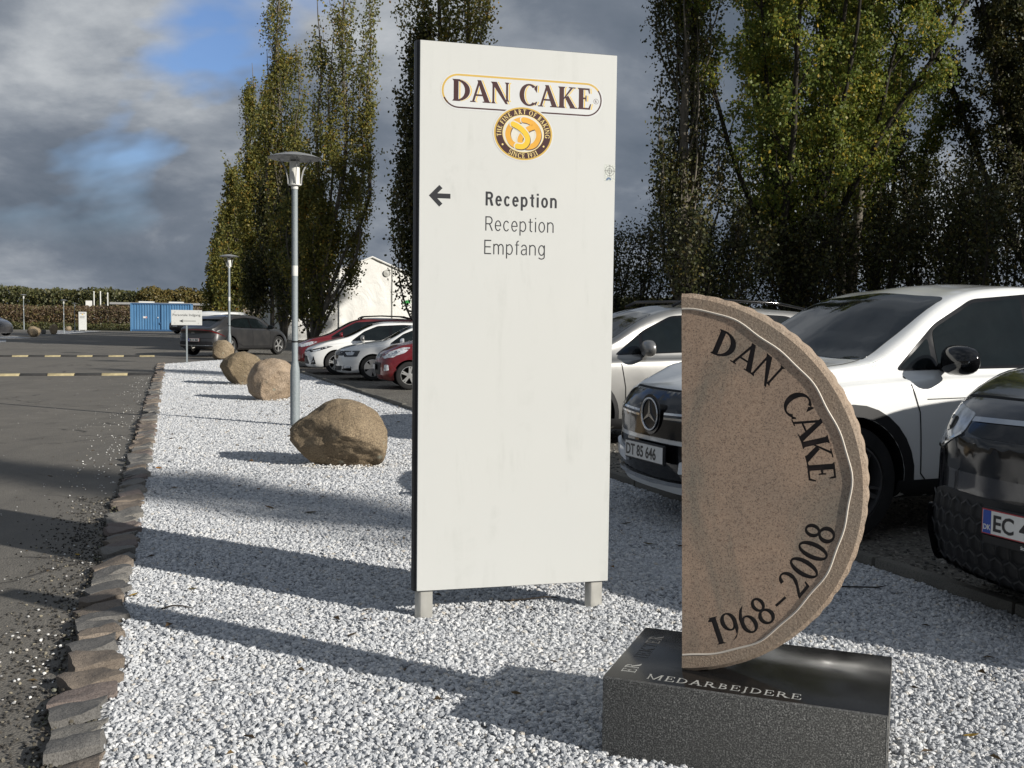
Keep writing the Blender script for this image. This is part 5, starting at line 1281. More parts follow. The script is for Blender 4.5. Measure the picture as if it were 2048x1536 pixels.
# small red hatchback
Pp=dict(L=3.60,W=1.60,paint='red_paint',wr=.295,xf=1.15,xr=-1.20,
 top=[(-1.80,.9),(-1.76,1.1),(-1.65,1.32),(-1.45,1.44),(-.9,1.48),(-.2,1.485),(.2,1.44),(.98,1.03),(1.15,.98),(1.45,.93),(1.65,.85),(1.76,.76),(1.80,.64)],
 belt=[(-1.80,.88),(-1.4,.98),(-.5,.95),(.3,.92),(.9,.91),(1.4,.86),(1.65,.78),(1.80,.60)],
 bot=[(-1.8,.30),(-1.5,.20),(1.5,.18),(1.72,.17),(1.80,.21)],roofw=[(-1.8,.5),(-1.2,.54),(.2,.56),(.9,.66),(1.2,.68),(1.8,.55)],sweep=.26,glassbow=.06,cowl=1.0,
 face=[(.12,-.08),(.3,-.01),(.5,0),(.7,-.03),(1.0,-.13)])
c=Car('car','small bright red hatchback, nearest visible car left of the tall sign','car',Pp,(-1.15,21.35,0),rad(193),.93,GRP)
c.glasshouse([(.80,.965),(.42,1.24),(.15,1.35),(-.6,1.385),(-1.3,1.33),(-1.35,1.02)],[(-.15,-.18,.08),(-1.0,-1.02,.06)],.98,.22,.04)
seams(c,.78,-.15,-1.0,.92); c.mirror(.58,1.0,'red_paint',.9); c.wheels('twin','alloy',.66,5)
c.sym('headlight',[(1.72,.74),(1.68,.64),(1.25,.78),(1.12,.90),(1.30,.89)],'lamp_glass',off=.006,r=.04); c.symF('headlight_front',[(.52,.66),(.70,.68),(.72,.80),(.55,.75)],'lamp_glass',off=.006,r=.02)
c.sym('headlight_core',[(1.60,.74),(1.55,.69),(1.38,.77),(1.42,.83)],'chrome',off=.010,r=.03)
c.patch('upper_grille',[(-.40,.74),(-.36,.665),(.36,.665),(.40,.74)],'F','gloss_black',off=.006,r=.03); c.ribbon('grille_trim',[(-.36,.668),(.36,.668)],'F',.014,'chrome',off=.010)
c.patch('lower_grille',[(-.46,.56),(-.42,.30),(.42,.30),(.46,.56)],'F','matte_black',off=.008,r=.03); c.plate('','F',.46,0,False,.03)
c.symF('fog_lamp_pocket',[(.53,.34),(.56,.56),(.70,.57),(.74,.38),(.66,.32)],'red_paint',off=.008,r=.04); c.symF('fog_lamp',[(.60,.38),(.61,.52),(.67,.52),(.68,.40)],'lamp_glass',off=.016,r=.02)

# white estate with fan wheels
Ps=hatch(L=4.66,W=1.81,paint='white_paint',xf=1.42,xr=-1.27,
 top=[(-2.33,.88),(-2.28,1.1),(-2.15,1.33),(-1.95,1.42),(-1.2,1.465),(-.5,1.47),(.0,1.455),(.35,1.40),(1.12,1.03),(1.38,.975),(1.80,.92),(2.15,.845),(2.28,.77),(2.33,.66)],
 belt=[(-2.33,.86),(-1.8,.97),(-.8,.945),(.2,.92),(1.0,.90),(1.7,.86),(2.1,.78),(2.33,.62)],
 bot=[(-2.33,.3),(-2,.2),(2.0,.18),(2.22,.17),(2.33,.20)],roofw=[(-2.33,.55),(-1.6,.58),(.3,.61),(1.0,.71),(1.4,.74),(2.33,.6)],face=[(.1,-.08),(.25,-.01),(.5,0),(.7,-.0),(.82,-.05),(1.,-.15)],sweep=.26)
c=Car('car','white estate car with white five spoke fan wheels, between the two other low cars','car',Ps,(-2.10,24.25,0),rad(192.5),.875,GRP)
c.glasshouse([(.98,.945),(.62,1.20),(.25,1.345),(-.5,1.385),(-1.5,1.36),(-2.0,1.27),(-1.9,1.0)],[(-.10,-.14,.08),(-1.1,-1.14,.07)],1.14,.36,.045)
seams(c,.92,-.12,-1.1,.90); c.mirror(.68,.99,'pearl_paint',1.0); c.wheels('fan','alloy',.69,5)
c.sym('headlight',[(2.20,.755),(2.14,.60),(1.82,.615),(1.74,.765)],'lamp_dark',off=.006,r=.02); c.sym('headlight_core',[(2.12,.72),(2.07,.64),(1.92,.65),(1.88,.73)],'lamp_glass',off=.010,r=.02)
c.symF('inner_headlight',[(.52,.63),(.52,.75),(.72,.75),(.70,.63)],'lamp_dark',off=.008,r=.02)
c.patch('grille',[(-.48,.76),(-.50,.62),(-.42,.545),(.42,.545),(.50,.62),(.48,.76)],'F','gloss_black',off=.010,r=.03)
for i in range(11): c.ribbon('grille_bar',[(-.42+.084*i,.56),(-.42+.084*i,.75)],'F',.012,'matte_black',off=.018)
c.patch('lower_intake',[(-.62,.24),(-.70,.36),(.70,.36),(.62,.24)],'F','matte_black',off=.006,r=.03); c.sym('bumper_intake',[(2.24,.37),(1.98,.37),(1.96,.24),(2.2,.25)],'gloss_black',off=.006,r=.02); c.sym('fog_lamp',[(2.17,.365),(1.99,.375),(1.99,.32),(2.15,.31)],'lamp_glass',off=.010,r=.02); c.plate('','F',.44,0,False,.03)

# white estate with twin spoke wheels
c=Car('car','white estate car with slim silver twin spoke wheels in front of the dark red car','car',hatch(L=4.45,W=1.76,xf=1.36,xr=-1.25,
 top=[(-2.225,.88),(-2.18,1.08),(-2.05,1.30),(-1.85,1.41),(-1.2,1.455),(-.5,1.47),(.0,1.455),(.32,1.40),(1.10,1.035),(1.35,.965),(1.75,.875),(2.05,.77),(2.17,.69),(2.225,.58)],
 belt=[(-2.225,.86),(-1.7,.97),(-.8,.945),(.2,.91),(1.0,.88),(1.6,.815),(2.0,.71),(2.225,.54)],bot=[(-2.225,.3),(-1.8,.2),(1.85,.18),(2.1,.17),(2.225,.2)]),(-3.32,26.55,0),rad(192),.90,GRP)
c.glasshouse([(.95,.925),(.60,1.19),(.22,1.345),(-.5,1.385),(-1.5,1.34),(-1.95,1.23),(-1.8,.99)],[(-.12,-.16,.08),(-1.1,-1.14,.07)],1.12,.33,.045)
seams(c,.90,-.14,-1.1,.89); c.mirror(.66,.975,'silver_paint',1.0); c.wheels('twin','alloy',.66,5)
c.sym('headlight',[(2.12,.655),(2.05,.60),(1.80,.66),(1.45,.775),(1.62,.775),(1.95,.70)],'lamp_dark',off=.006,r=.02); c.sym('headlight_core',[(2.02,.645),(1.98,.62),(1.80,.67),(1.78,.71)],'lamp_glass',off=.010,r=.02)
c.symF('inner_headlight',[(.40,.63),(.40,.66),(.74,.70),(.74,.64)],'lamp_dark',off=.006,r=.01); c.patch('grille',[(-.42,.645),(-.42,.60),(.42,.60),(.42,.645)],'F','gloss_black',off=.008,r=.02); c.patch('lower_intake',[(-.5,.50),(-.6,.28),(.6,.28),(.5,.50)],'F','matte_black',off=.006,r=.03)
c.sym('fog_lamp_pocket',[(1.98,.50),(1.92,.28),(2.06,.27)],'gloss_black',off=.008,r=.01); c.sym('fog_lamp',[(1.985,.40),(1.96,.33),(2.03,.33)],'chrome',off=.014,r=.01); c.plate('','F',.48,0,False,.03)

# dark red car with roof rails
c=Car('car','dark red tall car with black roof rails behind the white estate cars','car',hatch(L=4.5,W=1.80,paint='dark_red_paint',xf=1.38,xr=-1.28,
 top=[(-2.25,.95),(-2.2,1.2),(-2.08,1.45),(-1.9,1.57),(-1.2,1.62),(-.5,1.635),(.0,1.61),(.35,1.52),(1.25,1.05),(1.45,1.0),(1.8,.92),(2.1,.80),(2.2,.72),(2.25,.6)],
 belt=[(-2.25,.93),(-1.7,1.03),(-.8,1.0),(.2,.97),(1.0,.95),(1.6,.88),(2.0,.76),(2.25,.57)],bot=[(-2.25,.3),(-1.8,.2),(1.85,.18),(2.1,.17),(2.25,.2)]),(-4.35,29.9,0),rad(192),.865,GRP)
c.glasshouse([(1.08,1.0),(.62,1.30),(.25,1.485),(-.5,1.53),(-1.5,1.50),(-1.95,1.40),(-1.85,1.06)],[(-.10,-.14,.08),(-1.1,-1.14,.07),(.70,.66,.06)],1.26,.36,.045)
seams(c,.98,-.12,-1.1,.95); c.mirror(.75,1.05,'dark_red_paint',1.0); c.wheels('twin','alloy',.66,5)
for sd in (1,-1): MB().tube([(.12,sd*.60,1.60),(-.02,sd*.60,1.67),(-.6,sd*.60,1.70),(-1.3,sd*.59,1.68),(-1.75,sd*.58,1.58)],.022,8).obj('roof_rail','gloss_black',c.root,True)
c.sym('headlight',[(2.1,.74),(2.02,.66),(1.75,.72),(1.5,.84),(1.7,.85)],'lamp_glass',off=.006,r=.02); c.symF('inner_headlight',[(.5,.68),(.5,.76),(.76,.78),(.74,.68)],'lamp_glass',off=.006,r=.02); c.patch('lower_intake',[(-.5,.50),(-.6,.28),(.6,.28),(.5,.50)],'F','matte_black',off=.006,r=.03); c.plate('','F',.48,0,False,.03)

# grey electric fastback seen from behind
Pe=dict(L=4.68,W=1.88,paint='grey_paint',wr=.36,xf=1.46,xr=-1.44,
 top=[(-2.34,.92),(-2.30,1.02),(-2.15,1.07),(-1.55,1.33),(-1.35,1.44),(-1.0,1.50),(-.3,1.55),(.2,1.53),(.55,1.46),(1.25,1.08),(1.5,1.02),(1.9,.93),(2.18,.82),(2.30,.70),(2.34,.6)],
 belt=[(-2.34,.90),(-2.0,1.02),(-1.4,1.03),(-.4,1.0),(.5,.97),(1.2,.95),(1.8,.88),(2.15,.76),(2.34,.58)],
 bot=[(-2.34,.34),(-2.05,.24),(2.0,.20),(2.2,.18),(2.34,.22)],roofw=[(-2.34,.66),(-1.5,.60),(-.4,.62),(.5,.63),(1.2,.72),(1.6,.74),(2.34,.6)],
 tail=[(.2,-.12),(.38,-.02),(.6,-.03),(.85,-.08),(.98,.0),(1.1,.0)],tsweep=.20,sweep=.26,cowl=1.2)
c=Car('car','graphite grey fastback electric car seen from behind by the staff sign','car',Pe,(-10.2,38.0,0),rad(66),.96)
c.glasshouse([(1.05,1.0),(.62,1.28),(.35,1.385),(-.3,1.425),(-.95,1.38),(-1.42,1.20),(-1.15,1.06),(-.5,1.03)],[(-.12,-.18,.07),(.68,.62,.05)],1.26,.56,.045)
xs=[-1.42,-1.6,-1.8,-2.08]; c.patch('rear_window',[(x,c.rw(x)-.12) for x in xs]+[(x,-c.rw(x)+.12) for x in xs[::-1]],'T','glass',off=.003,r=.06)
b=MB().prism([(-1.58,1.36),(-1.30,1.46),(-1.20,1.475),(-1.25,1.44),(-1.55,1.335)],-.56,.56).me(); bevel(b,.01,2); link('roof_spoiler',b,'grey_paint',c.root)
c.ribbon('tail_light_bar',[(-.92,.80),(-.70,.93),(-.4,.965),(0,.97),(.4,.965),(.70,.93),(.92,.80)],'B',.030,'red_glass',off=.012)
c.sym('tail_lamp',[(-2.18,.93),(-1.75,.74),(-1.72,.72),(-2.16,.87)],'red_glass',off=.008,r=.01)
c.ribbon('panel_gap',[(-.80,.80),(-.74,.66),(.74,.66),(.80,.80)],'B',.012,'gap')
c.patch('bumper_insert',[(-.82,.34),(-.72,.55),(.72,.55),(.82,.34)],'B','matte_black',off=.006,r=.05); c.ribbon('bumper_strip',[(-.84,.40),(.84,.40)],'B',.018,'chrome',off=.014)
c.plate('EK 31 862','B',.60,0,True,.03)
t,w_,h_=sans('EV6',.07,1.2,.002,'chrome',c.root,'lettering'); hh,_,_=c.cast('B',.07,.83); t.location=hh+Vector((-.012,.085,0)); t.rotation_euler=(0,0,rad(-90))
MB().tube([(-2.15,-.0,.36),(-2.42,0,.30),(-2.46,0,.36),(-2.46,0,.42)],.022,8).obj('tow_bar','alu',c.root)
for a in 'LR':
    c.ribbon('panel_gap',[(.93,.97),(.90,.6),(.88,.36)],a,.012,'gap'); c.ribbon('panel_gap',[(-.15,1.01),(-.15,.36)],a,.014,'gap'); c.ribbon('sill_trim',[(-1.0,.48),(-.7,.36),(.9,.34)],a,.04,'matte_black',off=.004)
    c.patch('rocker',[(1.0,.20),(-1.0,.20),(-.9,.30),(1.0,.30)],a,'matte_black',off=.004,r=.02)
c.mirror(.88,1.05,'gloss_black',1.0,'gloss_black'); c.wheels('blade','alloy',.70,5); c.arches('matte_black',.05)

# white van behind it
Pt=dict(L=4.7,W=1.85,paint='white_paint',wr=.33,xf=1.55,xr=-1.35,
 top=[(-2.35,1.4),(-2.3,1.72),(-2.1,1.82),(-1.0,1.86),(.2,1.86),(.7,1.78),(1.45,1.26),(1.7,1.16),(2.1,1.02),(2.28,.88),(2.35,.7)],
 belt=[(-2.35,1.1),(0,1.08),(1.3,1.04),(1.9,.95),(2.35,.65)],bot=[(-2.35,.3),(-2,.22),(2,.2),(2.35,.22)],roofw=[(-2.35,.70),(.5,.68),(1.3,.74),(2.35,.65)],sweep=.25,cowl=1.4)
c=Car('van','white panel van mostly hidden behind the grey fastback car','van',Pt,(-12.3,44.5,0),rad(80),.88)
c.glasshouse([(1.35,1.10),(.85,1.50),(.55,1.62),(-.1,1.64),(-.1,1.12)],[],1.45,.72,.05); c.wheels('blade','alloy',.66,5); c.mirror(1.0,1.12,'matte_black',1.2)
c.symF('rear_window',[(.06,1.12),(.06,1.60),(.58,1.60),(.60,1.12)],'glass','B',off=.005,r=.04); c.symF('rear_lamp',[(.80,.85),(.82,1.4),(.90,1.4),(.90,.85)],'red_glass','B',off=.006,r=.02)

# far cars
c=Car('car','dark grey car cut by the left edge of the picture on the far car park','car',hatch(L=4.0,W=1.78,paint='dark_grey_paint',xf=1.22,xr=-1.3,wr=.35,
 top=[(-2.0,.95),(-1.9,1.25),(-1.6,1.48),(-.8,1.56),(-.1,1.57),(.35,1.48),(1.05,1.08),(1.3,1.0),(1.65,.90),(1.88,.78),(1.97,.68),(2.0,.58)],
 belt=[(-2.0,.93),(-1.4,1.02),(-.4,.98),(.4,.95),(1.0,.93),(1.5,.86),(1.8,.74),(2.0,.55)],bot=[(-2,.3),(-1.7,.2),(1.6,.18),(1.9,.18),(2.0,.22)],roofw=[(-2,.55),(-.5,.6),(.4,.61),(1.0,.70),(1.3,.73),(2.0,.55)],sweep=.34),(-33.9,65.6,0),rad(-14),1.05)
c.glasshouse([(.90,1.0),(.50,1.28),(.15,1.44),(-.6,1.48),(-1.4,1.40),(-1.5,1.08)],[(-.1,-.14,.08)],1.06,.36,.04); c.wheels('fan','alloy',.70,5); c.mirror(.62,1.04,'dark_grey_paint',1.0)
c.sym('headlight',[(1.84,.72),(1.74,.66),(1.45,.82),(1.55,.86)],'lamp_glass',off=.006,r=.02); c.arches('matte_black',.05)
c=Car('car','black car partly hidden behind the staff sign in front of the blue container','car',hatch(L=4.4,paint='black_paint'),(-25.3,82.5,0),rad(62),1.0)
c.glasshouse([(.95,.93),(.60,1.19),(.22,1.345),(-.5,1.385),(-1.5,1.34),(-1.8,.99)],[(-.12,-.16,.08)],1.12,.33,.045); c.wheels('twin','alloy',.66,5); c.mirror(.66,.975,'black_paint',1.0)
c.symF('rear_lamp',[(.55,.80),(.58,.92),(.80,.92),(.80,.80)],'red_glass','B',off=.006,r=.02); c.plate('','B',.62,0,False,.03)

# ================================================================== TREES
def mk_leaf(name,stops,trans=.5,zscale=.25):
    t=NT(name); g=t.n('NewGeometry'); n=t.noise(.55,4,.6)
    c=t.ramp(g.outputs['Random Per Island'],stops); n2=t.ramp(n.outputs[0],[(.42,0.),(.62,.8)])
    c=t.mix(n2,c,t.ramp(g.outputs['Random Per Island'],[(p,tuple(min(1,v*k) for v,k in zip(q,(1.22,1.10,.85)))) for p,q in stops])); t.col(c).set(.5,0,.35)
    tr=t.n('BsdfTranslucent'); t.l(c,tr.inputs[0]); mx=t.n('MixShader'); mx.inputs[0].default_value=trans
    t.l(t.b.outputs[0],mx.inputs[1]); t.l(tr.outputs[0],mx.inputs[2]); t.l(mx.outputs[0],t.t.nodes['Material Output'].inputs[0]); return t.m
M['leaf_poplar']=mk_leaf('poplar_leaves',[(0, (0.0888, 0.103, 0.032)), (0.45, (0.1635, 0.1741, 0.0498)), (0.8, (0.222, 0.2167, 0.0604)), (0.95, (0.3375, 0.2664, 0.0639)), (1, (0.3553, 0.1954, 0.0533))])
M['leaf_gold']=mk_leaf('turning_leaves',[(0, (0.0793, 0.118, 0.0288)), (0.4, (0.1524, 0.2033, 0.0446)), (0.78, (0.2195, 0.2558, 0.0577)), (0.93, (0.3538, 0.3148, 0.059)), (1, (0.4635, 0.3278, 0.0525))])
M['leaf_dark']=mk_leaf('dark_leaves',[(0, (0.0254, 0.0332, 0.0117)), (0.5, (0.0508, 0.0587, 0.0195)), (0.85, (0.0802, 0.0782, 0.0244)), (1, (0.1173, 0.088, 0.0244))],.22)  # darker, less translucent set: shade over these trees put into the leaf colour
M['leaf_far']=mk_leaf('far_wood_leaves',[(0,(.040,.050,.020)),(.5,(.065,.072,.030)),(1,(.095,.088,.035))],.1)
M['leaf_rust']=mk_leaf('rusty_leaves',[(0,(.070,.068,.022)),(.5,(.110,.092,.030)),(1,(.15,.11,.035))],.1)
M['leaf_scrub']=mk_leaf('scrub_leaves',[(0,(.060,.040,.026)),(.4,(.105,.072,.045)),(.75,(.13,.095,.055)),(.9,(.10,.105,.035)),(1,(.20,.16,.10))],.1)
def mk_bark(name,a,b):
    t=NT(name); n=t.noise(6,6,.7,.6,stretch=(1,1,.18)); t.col(t.ramp(n.outputs[0],[(.35,a),(.65,b)])).set(.9,0,.2); t.bump(n.outputs[0],.9,.03); return t.m
M['bark']=mk_bark('poplar_bark',(.075,.066,.052),(.19,.17,.14)); M['bark_dark']=mk_bark('dark_bark',(.022,.020,.016),(.06,.053,.043))
def leaves(name,pts,size,mat,parent,up=.35,asp=.85):
    n=len(pts); r=rng
    nn=r.normal(size=(n,3)); nn[:,2]*=1-up; nn/=np.linalg.norm(nn,axis=1,keepdims=True)+1e-9
    a=r.normal(size=(n,3)); a-=nn*(a*nn).sum(1,keepdims=True); a/=np.linalg.norm(a,axis=1,keepdims=True)+1e-9; b=np.cross(nn,a)
    s=size*r.uniform(.6,1.35,(n,1)); p=np.asarray(pts)
    V=np.stack([p-a*s*.5,p+b*s*.5*asp,p+a*s*.55,p-b*s*.5*asp],1).reshape(-1,3)
    me=bpy.data.meshes.new('m'); me.vertices.add(4*n); me.vertices.foreach_set('co',V.ravel()); me.loops.add(4*n); me.loops.foreach_set('vertex_index',np.arange(4*n,dtype=np.int32))
    me.polygons.add(n); me.polygons.foreach_set('loop_start',np.arange(0,4*n,4,dtype=np.int32)); me.polygons.foreach_set('loop_total',np.full(n,4,dtype=np.int32)); me.update(calc_edges=True)
    o=link(name,me,mat,parent); return stuff(o)
def curve_pts(p0,d0,L,n,bend,wig,up=0.):
    pts=[Vector(p0)]; d=Vector(d0).normalized()
    for i in range(n):
        d=(d+Vector((rng.normal(0,wig),rng.normal(0,wig),rng.normal(0,wig)+up))+Vector(bend)/n).normalized(); pts.append(pts[-1]+d*L/n)
    return pts
def seed_tree(label):
    global rng
    rng=np.random.default_rng(sum(ord(c)*(i+1) for i,c in enumerate(label)))
def poplar(label,x,y,H,R,nb,nl,mat,size=.12,bark='bark',base=.05,name='poplar_tree',group='tall poplars',stems=1,spread=.15,gap=.0,lean=(0,0),rtop=.35,pw=1.,plumes=None):
    """columnar poplar: steep branches hugging the stem; R = greatest crown radius"""
    seed_tree(label); t=thing(name,label,'tree',(x,y,-.03),0 if plumes else rng.uniform(0,6.28),group); tr=MB(); lp=[]; R0=R; nb0=nb; nl0=nl
    if plumes: stems=len(plumes); wt=sum(h*r_ for _,h,r_ in plumes)
    prof=lambda u: R*(.45+.55*min(1,u/.18))*(1-(1-rtop)*max(0,(u-.35)/.65)**pw)*min(1,((1-u)/.06)**.6+.12)
    for k in range(stems):
        a=6.28*k/stems+.4; dx,dy=(math.cos(a)*spread,math.sin(a)*spread) if stems>1 else (0,0)
        hh=H*(1 if k==0 else rng.uniform(.72,.95)); m=12
        if plumes:
            pdx,hh,R=plumes[k]; pdy=rng.uniform(-.5,.5); nb=max(14,int(nb0*hh*R/wt)); nl=nl0*hh*R/wt; stems_=1
        else: stems_=stems
        st=[Vector((lean[0]*(i/m)**1.5+dx*R*min(1,i/m*3)+rng.normal(0,.03)*i/m*2,lean[1]*(i/m)**1.5+dy*R*min(1,i/m*3)+rng.normal(0,.03)*i/m*2,hh*i/m)) for i in range(m+1)]
        if plumes: st=[Vector((pdx*min(1,(i/m)/.38)**1.2+.10*math.sin(i*1.3+k),pdy*min(1,(i/m)/.38)**1.2+.10*math.cos(i*1.1+k),hh*i/m)) for i in range(m+1)]
        r0=(H if not plumes else hh)*.0125/(stems**.35); tr.tube(st,[r0*1.25 if i==0 else r0*(1-i/m)**.8+.012 for i in range(m+1)],7)
        for i in range(nb//stems_):
            u=base+(.90-base)*rng.random()**.85; h0=hh*u*.97; j=min(m-1,int(h0/hh*m)); f=h0/hh*m-j; p0=st[j].lerp(st[j+1],f)
            a=rng.uniform(0,6.283); L=min(hh-h0+.3,rng.uniform(.13,.30)*(H if not plumes else hh*.7)*(1-.45*u))*1.05
            rr=prof(min(.98,u+.1))*(rng.uniform(.35,1.05) if rng.random()<.9 else rng.uniform(1.1,1.4))
            P=[]; ns=7; ph=rng.uniform(0,6)
            for q in range(ns+1):
                v=q/ns; s_=1-(1-min(1,v*1.6))**2; P.append(p0+Vector((math.cos(a)*rr*s_+.09*math.sin(ph+v*5),math.sin(a)*rr*s_+.09*math.cos(ph+v*4),L*v)))
            tr.tube(P,[max(.008,r0*.30*(1-u*.6)*(1-v/ns*.85)) for v in range(ns+1)],4,False)
            if rng.random()<gap: continue
            c=max(8,int(nl/nb*rng.uniform(.3,1.8)*(.7+.6*(1-u)))); v=rng.random(c)**.75*.85+.18; idx=np.clip(v*ns,0,ns-1e-3); i0=idx.astype(int); fr=(idx-i0)[:,None]
            A=np.array([tuple(q) for q in P]); pt=A[i0]*(1-fr)+A[np.minimum(i0+1,ns)]*fr
            cl=rng.normal(0,.24,(max(2,c//16),3)); pt=pt+cl[rng.integers(0,len(cl),c)]*np.array([.8,.8,1.])+rng.normal(0,.115,(c,3)); lp.append(pt)
    tr.obj('trunk',bark,t,True); leaves('crown',np.concatenate(lp),size,mat,t); return t
def spreading(label,x,y,H,R,limbs,nl,mat,size=.12,bark='bark',name='broadleaf_tree',group=None,clear=.12,angle=(12,48),dens=1.):
    """many stemmed tree: limbs fan out from a short trunk and carry twigs with leaves"""
    seed_tree(label); t=thing(name,label,'tree',(x,y,-.03),rng.uniform(0,6.28),group); tr=MB(); lp=[]; r0=H*.013
    tk=curve_pts((0,0,0),(rng.normal(0,.05),rng.normal(0,.05),1),H*clear,4,(0,0,0),.04); tr.tube(tk,[r0*1.4,r0*1.1,r0,r0*.95,r0*.9],8)
    tw=[]
    for i in range(limbs):
        a=6.283*i/limbs+rng.uniform(-.4,.4); an=rad(rng.uniform(*angle)) if i else rad(3); L=H*(1-clear)*rng.uniform(.75,1.0)*(1 if an<rad(30) else .85)
        st=tk[2+i%3]; d=(math.cos(a)*math.sin(an),math.sin(a)*math.sin(an),math.cos(an)); P=curve_pts(st,d,L,12,(0,0,.55),.055); rr=r0*rng.uniform(.45,.7)
        tr.tube(P,[rr*(1-k/12.5)**.85+.01 for k in range(13)],6,False)
        for j in range(2,13):
            for q in range(2 if j<11 else 3):
                if rng.random()<.12: continue
                dd=(P[min(j,11)+1]-P[min(j,11)]).normalized(); b=rng.uniform(0,6.283); sd=Vector((math.cos(b),math.sin(b),rng.uniform(0,.5))).normalized(); l2=R*rng.uniform(.28,.62)*(1.1-j/20)
                B=curve_pts(P[j],dd*.75+sd*rng.uniform(.55,1.),l2,6,(0,0,.35),.12); tr.tube(B,[max(.006,rr*.28*(1-k/7)) for k in range(7)],4,False)
                for k in range(2,7):
                    tw.append(B[k])
                    if rng.random()<.7:
                        s2=curve_pts(B[k],Vector((rng.normal(),rng.normal(),rng.normal()+.5)),rng.uniform(.35,.9),3,(0,0,0),.2); tr.tube(s2,[.010,.008,.006,.004],3,False); tw+=s2[1:]
    T=np.array([tuple(q) for q in tw]); keep=T[:,2]>H*.16; T=T[keep]; w=np.clip((T[:,2]/H-.10)*2.0,.12,1)*dens; w/=w.sum()
    idx=rng.choice(len(T),nl,p=w); cl=rng.normal(0,.16,(len(T),3)); lp=T[idx]+cl[idx]+rng.normal(0,.13,(nl,3))
    tr.obj('trunk',bark,t,True); leaves('crown',lp,size,mat,t); return t
# left group, receding
poplar('tall poplar with a bare forked trunk right behind the nearest lamp post',-9.75,50,20.5,1.6,190,42000,'leaf_poplar',.112,gap=.13,rtop=.6,plumes=[(1.6,20.5,.72),(2.75,17.6,.42),(.35,17.2,.36),(2.45,12.8,.62),(-.75,11.6,.66),(.9,14.8,.62),(1.9,8.8,.55),(-1.2,8.0,.6),(.2,8.4,.7)])
poplar('very tall slim poplar just left of the nearest lamp head',-12.9,58,22.5,.80,150,34000,'leaf_poplar',.12,gap=.10,rtop=.6,plumes=[(-.15,22.5,.66),(.85,16.6,.42),(-.75,16.2,.42),(.75,12.5,.55),(-.3,12.0,.6),(1.4,11.3,.4)])
poplar('twin tipped poplar of middle height, left of the tallest poplars',-15.9,64,16.9,.72,100,26000,'leaf_poplar',.13,gap=.08,rtop=.6,plumes=[(-.2,16.9,.45),(.5,16.4,.45),(-.55,11.5,.5),(.2,10.5,.6)])
poplar('golden brown topped poplar, third from the left end of the row',-18.7,70,12.2,.85,65,15000,'leaf_poplar',.155,gap=.05,rtop=.6)
poplar('lower poplar next to the left end of the row, behind the second lamp',-21.1,76,9.4,.9,55,13000,'leaf_poplar',.165,gap=.05)
poplar('lowest poplar at the left end of the poplar row',-22.4,79,7.6,.9,48,10000,'leaf_poplar',.17,gap=.05)
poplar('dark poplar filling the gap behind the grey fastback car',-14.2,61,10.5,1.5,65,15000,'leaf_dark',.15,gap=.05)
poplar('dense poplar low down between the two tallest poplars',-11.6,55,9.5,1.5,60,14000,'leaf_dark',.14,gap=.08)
# behind the sign
poplar('tall poplar rising behind the top edge of the white sign',-2.5,42,18.8,1.5,100,32000,'leaf_poplar',.11,stems=2,spread=.4,gap=.06,rtop=.65)
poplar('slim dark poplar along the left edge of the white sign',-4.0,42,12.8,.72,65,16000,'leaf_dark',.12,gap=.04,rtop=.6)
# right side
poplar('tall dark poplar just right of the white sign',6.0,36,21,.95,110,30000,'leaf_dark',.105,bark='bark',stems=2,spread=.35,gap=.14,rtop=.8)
spreading('broad golden green tree with fanning limbs behind the half round stone',10.2,38,19.5,3.9,15,150000,'leaf_gold',.105,'bark_dark',angle=(6,27))
poplar('tall yellow green poplar with a visible dark trunk above the white crossover',12.9,40,22,1.5,100,36000,'leaf_gold',.108,bark='bark',stems=2,spread=.3,gap=.05,base=.28,rtop=.8)
spreading('broad half lit tree filling the space left of the right edge tree',14.8,42,13.0,2.4,9,34000,'leaf_gold',.105,'bark_dark',angle=(8,26))
spreading('tall dark tree at the right edge of the picture',20.9,39.8,21.5,3.0,15,120000,'leaf_dark',.12,'bark_dark',angle=(4,26))
und=[(5.0,41,6.2,2.0),(6.6,34.5,5.2,1.9),(8.2,40.5,6.6,2.1),(9.9,36,5.6,2.0),(11.6,42,7.0,2.2),(13.2,37,6.4,2.0),(14.6,33,6.0,2.0),(15.6,39,8.6,2.4),(17.2,36,7.4,2.2),(19.2,34,8.0,2.4),(3.9,45,5.6,1.9),(18.0,42,9.5,2.5)]
pos=['closest to the sign on the far side','just right of the tall dark poplar foot','behind the first pair, under the golden tree','in front of the golden tree trunk','behind the golden tree trunk','below the yellow green poplar','nearest above the white crossover windscreen','tall one left of the right edge tree','under the right edge tree','cut by the right picture edge','half hidden by the sign edge, farthest left','farthest back at the right']
for (x,y,H,R),l in zip(und,pos):
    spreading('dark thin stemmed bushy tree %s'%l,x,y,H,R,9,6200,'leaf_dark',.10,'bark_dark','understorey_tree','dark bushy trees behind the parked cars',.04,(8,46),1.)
def blob_band(name,n,fx,fy,fz,size,mat):
    """foliage mass without countable plants"""
    u=rng.random(n); x=fx(u); y=fy(rng.random(n)); z=np.zeros(n)
    top=np.array([fz(a,b) for a,b in zip(x,y)]); z=top*rng.random(n)**.55
    o=leaves(name,np.stack([x,y,z],1),size,mat,None); return o
blob_band('thicket',9000,lambda u:2+24*u,lambda v:43+5*v,lambda x,y:2.6+.9*noise.noise(Vector((x*.5,y*.3,0)))-.6,.26,'leaf_dark')
